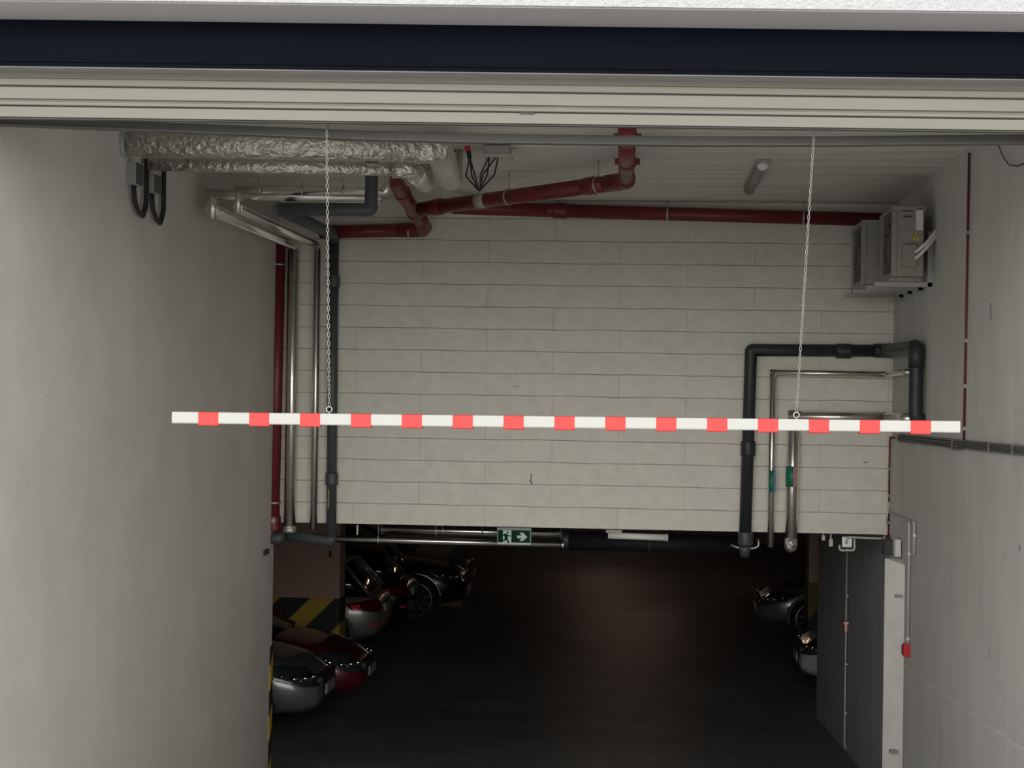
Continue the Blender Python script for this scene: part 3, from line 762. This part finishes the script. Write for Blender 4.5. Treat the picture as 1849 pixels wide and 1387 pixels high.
obj('front', box(BM(), (XR-.062, h1.y-.008, q.z-.034), (XR-.054, h1.y+.063, q.z+.034), .002), mat('dark_red', (.30, .012, .015, 1), .4), tX)

# bracket-mounted white lamp under the lintel corner
tF = thing('flood_lamp', 'white fronted black lamp in the corner below the block wall', 'lamp', atY(1608, 1000, 15.3))
obj('body', box(BM(), atY(1597, 1002, 15.35)+Vector((0, .2, 0)), atY(1614, 975, 15.35), .006), TRIMB, tF)
obj('face_plate', box(BM(), atY(1616, 1006, 15.2), atY(1626, 974, 15.24)+Vector((0, .1, 0)), .004), WPLAST, tF)
obj('mounting_arm', tube(BM(), [atY(1598, 978, 15.45), Vector((XR+.02, 15.45, atY(1598, 976, 15.45).z))], .012, 8), DKBOX, tF)
# alarm conduit on the dark wall inside
jx = atX(1529, 990, XR-.03); jb_ = atX(1522, 1338, XR-.03)
z_t = jx.z; yD = (jx.y+jb_.y)/2
tY = thing('conduit', 'thin white conduit on the dark wall inside the garage', 'conduit', (XR-.02, yD, jb_.z))
obj('pipe_run', tube(BM(), [Vector((XR-.02, yD, z_t+.1)), Vector((XR-.02, yD, jb_.z)), Vector((XR-.02, yD-.1, jb_.z-.05))], .010, 10, .03), WCOND, tY)
for f_ in (.15, .4, .75):
    obj('clip', box(BM(), Vector((XR-.026, yD-.018, jb_.z+(z_t-jb_.z)*f_-.01)), Vector((XR, yD+.018, jb_.z+(z_t-jb_.z)*f_+.01)), .002), WPLAST, tY)
zs_ = atY(1527, 1130, yD).z
tZ = thing('pull_switch', 'small red switch with white handle on the dark inner wall', 'switch', (XR-.03, yD, zs_-.05))
obj('box', box(BM(), (XR-.05, yD-.04, zs_-.055), (XR, yD+.04, zs_+.055), .005), REDBOX, tZ)
hb = box(BM(), (XR-.036, yD-.052, zs_-.065), (XR-.016, yD-.04, zs_+.03)); box(hb, (XR-.052, yD-.054, zs_+.022), (XR, yD-.04, zs_+.045))
obj('handle', hb, WPLAST, tZ)
# junction box and conduit hanging under the block wall
DJ = DB+.12
tJ2 = thing('junction_box', 'clear grey junction box below the block wall, in a looping white conduit', 'electrical box', atY(1530, 992, DJ))
obj('box', box(BM(), atY(1520, 989, DJ), atY(1538, 968, DJ+.06), .006), ZINC, tJ2)
obj('conduit_loop', tube(BM(), [atY(1516, 984, DJ-.02), atY(1516, 994, DJ-.02), atY(1543, 994, DJ-.02), atY(1543, 972, DJ-.02)], .010, 8, .025), WCOND, tJ2)
obj('conduit_run', tube(BM(), [atY(1528, 982, DJ-.03), atY(1530, 970, DJ-.03), atY(1597, 973, DJ-.03), atY(1601, 935, DB-.03), atY(1606, 906, DB-.03)], .010, 8, .03), WCOND, tJ2)
obj('conduit_hook', tube(BM(), [atY(1597, 973, DJ-.03), atY(1593, 990, DJ-.03), atY(1602, 995, DJ-.03)], .010, 8, .03), WCOND, tJ2)
for (xa, xb, ya, yb, lab) in ((1484, 1489, 966, 976, 'smaller pale box under the block wall, left of the two'), (1497, 1503, 973, 987, 'larger pale box under the block wall, right of the two')):
    sb = box(BM(), atY(xa, yb, DJ), atY(xb, ya, DJ+.05), .003); p_ = atY((xa+xb)/2, ya, DJ+.025); box(sb, p_+Vector((-.006, -.006, -.01)), Vector((p_.x+.006, p_.y+.006, ZL)))
    tag(obj('sensor_box', sb, WCOND), lab, 'electrical box', 'small boxes under the block wall')

# ------------------------------------------------------------------ pipes just behind the bottom of the block wall
DQ = DB+.42
ps = [atY(690, 956, DQ), atY(1016, 964, DQ)]
tS = thing('clad_pipe', 'shiny pipe behind the exit sign, upper of the two', 'pipe', ps[0], 0, 'pipes under the block wall')
obj('pipe_run', tube(BM(), [ps[0], ps[1]], .048, 16), CLADX, tS)
for xx in (690, 800, 872, 1014):
    q = ps[0]+(ps[1]-ps[0])*((xx-690)/326.); collar(q, ps[1]-ps[0], .050, .02, ZINC, tS, 'seam_ring')
clamp(ps[0]+(ps[1]-ps[0])*.3, ps[1]-ps[0], .049, tS, rod_to=EYE-.62)
ps = [atY(520, 971, DQ-.18), atY(1017, 984, DQ-.18)]
tS = thing('clad_pipe', 'long shiny pipe behind the exit sign, lower of the two', 'pipe', ps[0], 0, 'pipes under the block wall')
obj('pipe_run', tube(BM(), [ps[0], ps[1]], .031, 16), CLADX, tS)
clamp(ps[0]+(ps[1]-ps[0])*.33, ps[1]-ps[0], .032, tS, rod_to=EYE-.62)
obj('end_ring', tube(BM(), [ps[1]-Vector((.02, 0, 0)), ps[1]+Vector((.01, 0, 0))], .036, 16), CLAD, tS)
ps = [atY(1012, 976, DQ+.1), atY(1335, 985, DQ+.1)]
tS = thing('drain_pipe', 'thick dark pipe under the right half of the block wall', 'pipe', ps[0], 0, 'pipes under the block wall')
obj('pipe_run', tube(BM(), [ps[0], ps[1]], .085, 18), mat('navy_pipe', (.009, .0095, .014, 1), .6, spec=.2), tS)
collar(ps[0]+Vector((.05, 0, 0)), ps[1]-ps[0], .09, .06, BLACKP, tS, 'coupling')
clamp(ps[0]+(ps[1]-ps[0])*.5, ps[1]-ps[0], .086, tS, BLACKP, rod_to=EYE-.62)
ps = [atY(1098, 967, DQ-.2), atY(1204, 971, DQ-.2)]
tS = thing('batten_lamp', 'unlit white batten lamp under the middle of the block wall', 'lamp', ps[0])
obj('diffuser', tube(BM(), [ps[0], ps[1]], .03, 14), WPLAST, tS)
obj('end_cap', tube(BM(), [ps[1]-Vector((.02, 0, 0)), ps[1]+Vector((.012, 0, 0))], .034, 14), WCOND, tS)
obj('mounting', box(BM(), atY(1094, 962, DQ-.2), atY(1123, 957, DQ-.17), .002), WCOND, tS)
tag(obj('hanger_rod', tube(BM(), [atY(645, 966, DB+.1), atY(645.5, 948, DB+.1)], .008, 8), WPLAST), 'short white rod under the left of the block wall', 'rod')
hb = BM(); tube(hb, [atY(1319, 984, DB+.15), atY(1338, 991, DB+.15), atY(1362, 990, DB+.15), atY(1370, 986, DB+.15), atY(1369, 973, DB+.15)], .012, 8, .03)
obj('foot_bracket', hb, ZINC, tP, label='curved pale bracket')

# ------------------------------------------------------------------ exit sign
DX = DB-.02
s00 = atY(897, 983.5, DX); s11 = atY(959.5, 954, DX)
SW = s11.x-s00.x; SH = s11.z-s00.z
tS = thing('exit_sign', 'green exit sign with running figure and arrow under the block wall', 'sign', s00)
obj('frame', box(BM(), s00, s11+Vector((0, .03, 0)), .003), SFRM, tS)
fx = lambda u, v: Vector((s00.x + u*SW, DX-.004, s00.z + v*SH))
obj('green_panel', box(BM(), fx(.03, .15), fx(.965, .86)+Vector((0, .005, 0))), SGRN, tS)
pb = box(BM(), fx(.175, .05)+Vector((0, -.002, 0)), fx(.42, .85)); obj('white_doorway', pb, SWHT, tS)
obj('white_strip', box(BM(), fx(.03, .03), fx(.97, .13)+Vector((0, .004, 0))), SWHT, tS)
def poly(pts, m, nm, dy):
    b = BM(); prism(b, [((u)*SW, v*SH) for u, v in pts], Vector((s00.x, DX-dy, s00.z)), (1, 0, 0), (0, 0, 1), (0, .003, 0)); return obj(nm, b, m, tS)
poly([(.59, .40), (.72, .40), (.66, .25), (.76, .25), (.885, .48), (.76, .73), (.66, .73), (.72, .56), (.59, .56)], SWHT, 'arrow', .007)
man = BM()
def limb(a_, b_, w):
    A_ = Vector((s00.x+a_[0]*SW, 0, s00.z+a_[1]*SH)); B_ = Vector((s00.x+b_[0]*SW, 0, s00.z+b_[1]*SH))
    d_ = (B_-A_).normalized(); n_ = Vector((-d_.z, 0, d_.x))*w/2
    vs = [A_+n_, A_-n_, B_-n_, B_+n_]
    f_ = [man.verts.new((v.x, DX-.0095, v.z)) for v in vs]; g_ = [man.verts.new((v.x, DX-.006, v.z)) for v in vs]
    man.faces.new(f_); man.faces.new(list(reversed(g_)))
    for i in range(4): man.faces.new((f_[i], g_[i], g_[(i+1) % 4], f_[(i+1) % 4]))
limb((.255, .62), (.275, .40), .028)                                  # trunk
limb((.27, .64), (.33, .53), .012); limb((.33, .53), (.40, .53), .011)  # leading arm
limb((.26, .64), (.215, .61), .012); limb((.215, .61), (.19, .53), .011)  # trailing arm
limb((.27, .43), (.315, .28), .017); limb((.315, .28), (.345, .10), .015)  # leading leg
limb((.265, .43), (.24, .27), .017); limb((.24, .27), (.14, .25), .013)    # trailing leg
hv = [((.315 + .028*cos(i*pi/6)*1.0), (.735 + .028*SW/SH*sin(i*pi/6))) for i in range(12)]
prism(man, [(u*SW, v*SH) for u, v in hv], Vector((s00.x, DX-.0095, s00.z)), (1, 0, 0), (0, 0, 1), (0, .003, 0))
obj('running_figure', man, SGRN, tS)
obj('hanger', box(BM(), fx(.1, 1.0), fx(.9, 1.06)+Vector((0, .03, 0))), TRIMB, tS)

# ------------------------------------------------------------------ columns and guards inside
_q = atY(560, 1080, 24.06); S1 = stripes_mat('hazard_stripes', 1.33, 0, 1, .55-((_q.x-_q.z)*1.33+20) % 1.0, .55)
S2 = stripes_mat('hazard_stripes_wall', 2.2, 1, 1)
def gfl(D): return EYE-3.44-(D-DB)*(.31/(DE-DB)) if D < DE else ZF
Dc = 24.06
x0 = atY(480, 1080, Dc).x; x1 = atY(613, 1080, Dc).x; zt = atY(560, 1080, Dc).z
tC = thing('column', 'beige column with yellow and black stripes behind the parked red car', 'column', ((x0+x1)/2, Dc+.2, ZF))
obj('shaft', box(BM(), (x0, Dc, ZF), (x1, Dc+.45, EYE-.62), .01), BROWNC, tC)
obj('striped_guard', box(BM(), (x0-.01, Dc-.01, ZF), (x1+.01, Dc+.46, zt), .01), S1, tC, label='yellow and black hazard stripes')
obj('slot', box(BM(), atY(594, 1006, Dc-.01), atY(599, 994, Dc+.01)), BLACK, tC)
Dc = 32.7
x0 = atY(618, 1020, Dc).x; x1 = atY(835, 1020, Dc).x
tC = thing('column', 'dim wide striped pier far behind the dark parked cars', 'column', ((x0+x1)/2, Dc+.2, ZF))
obj('shaft', box(BM(), (x0, Dc, ZF), (x1, Dc+.45, EYE-.62), .01), BROWNC, tC)
obj('striped_guard', box(BM(), (x0-.01, Dc-.01, ZF), (x1+.01, Dc+.46, ZF+1.25), .01), stripes_mat('faded_stripes', .75, 0, 1), tC, label='hazard stripes with shade painted into the yellow')
Dc = 26.1
x0 = atY(1460, 1080, Dc).x; zt = atY(1470, 1052, Dc).z
tC = thing('column', 'brown column with hazard stripes beyond the right inner wall', 'column', (x0+.4, Dc+.2, ZF))
obj('shaft', box(BM(), (x0, Dc, ZF), (x0+.8, Dc+.45, EYE-.62), .01), BROWNC, tC)
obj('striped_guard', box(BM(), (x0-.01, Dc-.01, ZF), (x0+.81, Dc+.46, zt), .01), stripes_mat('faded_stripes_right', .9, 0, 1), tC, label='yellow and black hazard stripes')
# striped corner guard at the end of the left wall
g = BM(); ga = atX(487, 1170, XL)
profile_x(g, [(ga.y, gz(ga.y)), (DB+.02, gz(DB)), (DB+.02, ga.z+.02), (ga.y, ga.z)], XL-.3, XL+.008)
tag(obj('corner_guard', g, S2), 'yellow and black striped guard at the foot of the left wall end', 'guard')
tag(obj('wall_slot', box(BM(), atX(477, 1004, XL+.012), atX(482, 990, XL-.01)), DKBOX), 'small dark slot in the left wall by the red pipe foot', 'fixture')
for (xa, ya) in ((1625, 1077), (1615, 1358)):
    q = atY(xa, ya, pn.y+.02)
    tag(obj('metal_clip', box(BM(), q+Vector((-.036, -.004, -.012)), q+Vector((.03, .06, .012))), GREYBOX),
        'grey metal clip on the white strip, ' + ('upper one level with the parked car' if ya < 1200 else 'lower one near the floor'), 'clip', 'clips on the white strip')

# lit lamps deeper in the garage, above the view
for D, X in ((38, .3), (45, -.6)):
    t = thing('batten_lamp', ('nearer' if D < 40 else 'farther')+' warm lit tube lamp on the parking ceiling', 'lamp', (X, D, EYE-.66), 0, 'parking ceiling lamps')
    obj('housing', box(BM(), (X-.6, D-.06, EYE-.66), (X+.6, D+.06, EYE-.62)), GREYBOX, t)
    obj('tube', tube(BM(), [(X-.58, D, EYE-.69), (X+.58, D, EYE-.69)], .02, 12), TUBE, t)

# ------------------------------------------------------------------ cars
def car(name, label, pm, front, side, face, L=4.2, Wd=1.76, Hh=1.48, style='hatch', rear_out=False, details=()):
    """front: x of the bumper that shows; side: depth of the flank facing the ramp; face: +1 nose/tail towards +x"""
    rot = 0 if (face > 0) != rear_out else pi
    cx = front - face*L/2; cy = side + Wd/2
    t = thing(name, label, 'car', (cx, cy, ZF if cy > DE else gfl(cy)), rot, None)
    hw = Wd/2; k = Hh/1.48; suv = style == 'suv'
    hood = .84*k if not suv else .98; belt = .95*k if not suv else 1.05
    lo = .20 if not suv else .28
    hx = L/2
    st = [(-hx, .72, .42, .72*k), (-hx+.07, .84, .32, .90*k), (-hx+.35, .95, lo+.02, belt), (-hx+.9, 1, lo, belt+.01), (0, 1, lo, belt),
          (hx-1.35, 1, lo, belt-.02), (hx-1.0, .99, lo, hood+.06), (hx-.5, .95, lo, hood-.02), (hx-.18, .86, lo+.02, hood-.16), (hx-.04, .72, lo+.08, hood-.30), (hx, .6, lo+.14, hood-.38)]
    bm = BM(); rings = []
    for x, w, zb, zt in st:
        w *= hw; h = zt-zb
        half = [(w*.55, zb), (w*.93, zb+.03), (w, zb+h*.35), (w*.99, zb+h*.68), (w*.93, zb+h*.93), (w*.70, zt+.01), (w*.3, zt+.03)]
        ringp = half + [(-y, z) for y, z in reversed(half)]
        rings.append([bm.verts.new((x, y, z)) for y, z in ringp])
    n = len(rings[0])
    for i in range(len(rings)-1):
        for j in range(n): bm.faces.new((rings[i][j], rings[i][(j+1) % n], rings[i+1][(j+1) % n], rings[i+1][j]))
    bm.faces.new(rings[0]); bm.faces.new(list(reversed(rings[-1])))
    for f in bm.faces: f.smooth = True
    wr = .33 if not suv else .38
    wx = (-hx+.78, hx-.86)
    hull = bm.copy()
    def shape(base, shell, op, lev, inflate=0.):
        """body shell (subdivided) cut by, or cut down to, the solid in shell"""
        me0 = bpy.data.meshes.new('tmp'); base.to_mesh(me0); o0 = bpy.data.objects.new('tmp', me0); C.objects.link(o0)
        m_ = o0.modifiers.new('s', 'SUBSURF'); m_.levels = lev
        if inflate:
            m_ = o0.modifiers.new('d', 'DISPLACE'); m_.strength = inflate; m_.mid_level = 0
        me1 = bpy.data.meshes.new('tmp'); bmesh.ops.recalc_face_normals(shell, faces=shell.faces[:]); shell.to_mesh(me1); o1 = bpy.data.objects.new('tmp', me1); C.objects.link(o1)
        m_ = o0.modifiers.new('b', 'BOOLEAN'); m_.object = o1; m_.operation = op; m_.solver = 'EXACT'
        dg = bpy.context.evaluated_depsgraph_get(); dg.update()
        me = bpy.data.meshes.new_from_object(o0.evaluated_get(dg))
        for o_ in (o0, o1): bpy.data.objects.remove(o_)
        bpy.data.meshes.remove(me0); bpy.data.meshes.remove(me1); me.materials.clear(); return me
    def attach(nm, me, m_, par, label=None):
        me.name = nm; me.materials.append(m_); o_ = bpy.data.objects.new(nm, me); C.objects.link(o_); o_.parent = par
        if label: o_['label'] = label
        return o_
    def solid(poly, y0, y1):
        return prism(BM(), poly, (0, y0, 0), (1, 0, 0), (0, 0, 1), (0, y1-y0, 0))
    wr = .33 if not suv else .38
    wx = (-hx+.78, hx-.86)
    cut = BM()
    for x in wx:
        for sy in (-1, 1): tube(cut, [(x, sy*(hw-.24), wr), (x, sy*(hw+.1), wr)], wr+.055, 28)
    bmesh.ops.recalc_face_normals(bm, faces=bm.faces[:]); bmesh.ops.recalc_face_normals(hull, faces=hull.faces[:])
    body = attach('body', shape(bm, cut, 'DIFFERENCE', 3), pm, t); bm.free()
    # greenhouse
    zt = Hh-.03; b0 = belt-.03
    if style == 'sedan': gs = [(-hx+.65, b0+.02, .80), (-hx+1.25, zt-.05, .72), (.1, zt, .74), (hx-2.15, zt-.07, .72), (hx-1.12, b0, .84)]
    else: gs = [(-hx+.18, b0+.02, .84), (-hx+.55, zt-.10, .74), (-.2, zt, .76), (hx-2.05, zt-.07, .74), (hx-1.12, b0, .84)]
    bm = BM(); rg = []
    for x, z, w in gs:
        w *= hw; z = max(z, b0+.02)
        half = [(hw*.90, b0-.02), ((hw*.9+w)/2, (b0+z)/2), (w, z-.03), (w*.8, z), (0.001, z+.02)]
        if z < b0+.1: half = [(hw*.86, b0-.02), (hw*.85, b0-.005), (hw*.82, b0), (hw*.6, z), (0.001, z+.01)]
        rg.append([bm.verts.new((x, y, zz_)) for y, zz_ in half] + [bm.verts.new((x, -y, zz_)) for y, zz_ in reversed(half)])
    for i in range(len(rg)-1):
        for j in range(9): bm.faces.new((rg[i][j], rg[i][j+1], rg[i+1][j+1], rg[i+1][j])).smooth = True
        bm.faces.new((rg[i][9], rg[i][0], rg[i+1][0], rg[i+1][9]))
    bm.faces.new(rg[0]); bm.faces.new(list(reversed(rg[-1])))
    obj('windows', bm, GLASS, t, local=True, label='dark car glass')
    # roof and pillars in body colour
    bm = BM(); rows = []
    for x, z, w in gs[1:-1]:
        rows.append([bm.verts.new((x, y*w*hw, z+.012+dz)) for y, dz in ((-1.0, -.03), (-.8, 0), (0, .022), (.8, 0), (1.0, -.03))])
    for i in range(len(rows)-1):
        for j in range(4): bm.faces.new((rows[i][j], rows[i][j+1], rows[i+1][j+1], rows[i+1][j])).smooth = True
    r_ = bmesh.ops.extrude_face_region(bm, geom=bm.faces[:])
    bmesh.ops.translate(bm, verts=[v for v in r_['geom'] if isinstance(v, bmesh.types.BMVert)], vec=(0, 0, .012))
    obj('roof', bm, pm, t, local=True)
    for sy in (-1, 1):
        for (i, j) in ((0, 1), (3, 4)):
            A = Vector((gs[i][0], sy*(.84*hw if gs[i][1] < b0+.1 else gs[i][2]*hw), gs[i][1]))
            B = Vector((gs[j][0], sy*(.84*hw if gs[j][1] < b0+.1 else gs[j][2]*hw), gs[j][1]))
            obj('pillar', tube(BM(), [A, (A+B)/2+Vector((0, sy*.035, .0)), B], .026, 8), pm, t, local=True)
        obj('pillar', tube(BM(), [(-.1, sy*hw*.9, b0), (-.15, sy*hw*.83, (b0+zt)/2), (-.2, sy*hw*.76, zt-.02)], .024, 8), TRIMB, t, local=True)
    # wheels
    for x in wx:
        for sy in (-1, 1):
            yo = sy*(hw-.02); yi = sy*(hw-.21)
            bm = BM(); tube(bm, [(x, yi, wr), (x, yi+sy*.02, wr), (x, yo-sy*.02, wr), (x, yo, wr)], [wr*.92, wr, wr, wr*.93], 28)
            wheel = obj('wheel', bm, TYRE, t, local=True, label='black tyre with alloy rim')
            bm = BM(); ry = yo+sy*.004; rim = wr*.74
            pts = [Vector((x+cos(2*pi*i/28)*rim, ry, wr+sin(2*pi*i/28)*rim)) for i in range(28)]
            tube(bm, pts, .011, 6, closed=True)
            for i in range(10):
                an = 2*pi*(i+.3)/10; tube(bm, [Vector((x+cos(an)*.05, ry, wr+sin(an)*.05)), Vector((x+cos(an+.08)*rim, ry, wr+sin(an+.08)*rim))], .010, 6)
            tube(bm, [(x, ry-sy*.02, wr), (x, ry+sy*.01, wr)], .055, 14)
            obj('rim', bm, RIMM, wheel, local=True, label='silver alloy rim')
            if suv or 'arch_glint' in details:
                bm = BM(); pts = [Vector((x+cos(pi*i/14)*(wr+.065), sy*(hw-.003), wr+sin(pi*i/14)*(wr+.065))) for i in range(15)]
                tube(bm, pts, .014, 6); obj('wheel_arch_glint', bm, TRIMB if 'arch_glint' not in details else CHROME, t, local=True)  # chrome arc stands in for the bright highlight on the fender edge
    # lamps, grille, plates, mirrors
    zh = hood-.20
    lowp = [(hx-.55, 0), (hx+.1, 0), (hx+.1, lo+.20), (hx-.35, lo+.10), (hx-.55, lo+.10)]
    attach('lower_grille', shape(hull, solid(lowp, -hw*.60, hw*.60), 'INTERSECT', 3, .004), TRIMB, t)
    for sy in (-1, 1):
        hp = [(hx-.74, hood-.085), (hx-.40, hood-.075), (hx-.10, hood-.155), (hx+.05, hood-.20), (hx+.05, hood-.315), (hx-.16, hood-.305), (hx-.45, hood-.235)]
        hl = attach('headlight', shape(hull, solid(hp, sy*hw*.42, sy*(hw+.1)), 'INTERSECT', 3, .006), HEADL, t, 'clear headlight with bright reflectors')
        for x_, f_, s_ in ((hx-.40, .985, .026), (hx-.27, .925, .042), (hx-.165, .83, .050), (hx-.10, .66, .042)):
            obj('reflector', ball(BM(), (x_, sy*hw*f_*.93, hood-.21+(.03 if x_ < hx-.3 else 0)), s_*1.15, 12, (1, 1, .8)), CHROME, hl, local=True)
        tp = [(-hx-.1, belt-.09), (-hx+.16, belt-.09), (-hx+.52, belt-.16), (-hx+.40, belt-.25), (-hx+.1, belt-.27), (-hx-.1, belt-.26)]
        tl = attach('tail_light', shape(hull, solid(tp, sy*hw*.55, sy*(hw+.1)), 'INTERSECT', 3, .006), TAIL, t, 'dark red tail light')
        rp_ = [(-hx+.30, belt-.155), (-hx+.46, belt-.17), (-hx+.40, belt-.235), (-hx+.30, belt-.235)]
        attach('red_lens', shape(hull, solid(rp_, sy*hw*.7, sy*(hw+.1)), 'INTERSECT', 3, .010), TAILR, tl, 'bright red lens')
        bm = BM(); ball(bm, (hx-1.42, sy*(hw+.10), belt+.08), 1, 14, (.07, .11, .075)); tube(bm, [(hx-1.40, sy*hw*.88, belt+.02), (hx-1.42, sy*(hw+.05), belt+.07)], .025, 8)
        obj('mirror', bm, TRIMB if 'dark_mirror' in details else pm, t, local=True)
        bm = BM(); tube(bm, [(-.45, sy*(hw+.005), belt-.12), (-.25, sy*(hw+.02), belt-.115), (-.2, sy*(hw+.003), belt-.12)], .012, 6)
        obj('door_handle', bm, CHROME, t, local=True)
        obj('rear_reflector', box(BM(), (-hx+.05, sy*hw*.72-.10, .50), (-hx+.16, sy*hw*.72+.13, .535), .01), TAILR, t, local=True)
    obj('grille', box(BM(), (hx-.14, -.42, lo+.13), (hx-.005, .42, zh-.02), .03), TRIMB, t, local=True)
    obj('number_plate', box(BM(), (hx-.03, -.26, lo+.20), (hx+.012, .26, lo+.31), .004), PLATE, t, local=True, label='pale number plate')
    obj('number_plate', box(BM(), (-hx-.012, -.26, .66), (-hx+.06, .26, .77), .004), PLATE, t, local=True, label='pale number plate')
    hull.free(); return t

xw = lambda px, D: atY(px, 1100, D).x
car('parked_car', 'silver grey car nose beside the left wall end, nearest of the parked cars', paint('silver_paint', (.16, .17, .175, 1)), xw(581, 19.2), 18.95, 1)
car('parked_car', 'dark red car nose between the silver car and the striped column', paint('red_paint', (.13, .010, .013, 1)), xw(665, 21.5), 21.05, 1, L=4.3, Hh=1.42, style='sedan')
car('parked_car', 'silver white car tail just past the striped column, red tail light', paint('pearl_paint', (.22, .215, .20, 1), .3), xw(692, 26.0), 25.6, 1, rear_out=True, Hh=1.5)
car('parked_car', 'black car tail with thin red reflector before the dark wheel', paint('black_paint', (.008, .009, .010, 1)), xw(742, 28.3), 27.9, 1, L=4.3, Wd=1.74, rear_out=True)
car('parked_car', 'dark blue tall car with large spoked alloy wheel on the left side', paint('navy_paint', (.010, .013, .024, 1)), xw(846, 31.0), 30.3, 1, L=4.5, Wd=1.85, Hh=1.66, style='suv', details=('arch_glint',))
car('parked_car', 'dark car nose farthest away on the left, under the pipes', paint('black_paint', (.008, .009, .010, 1)), xw(852, 34.6), 34.2, 1, L=4.2)
car('parked_car', 'silver car nose beside the striped column on the right', paint('silver_paint', (.16, .17, .175, 1)), xw(1366, 29.6), 29.2, -1, details=('dark_mirror',))
car('parked_car', 'white car bumper just past the end of the dark right inner wall', paint('white_paint', (.62, .61, .60, 1)), xw(1443, 23.7), 23.3, -1)
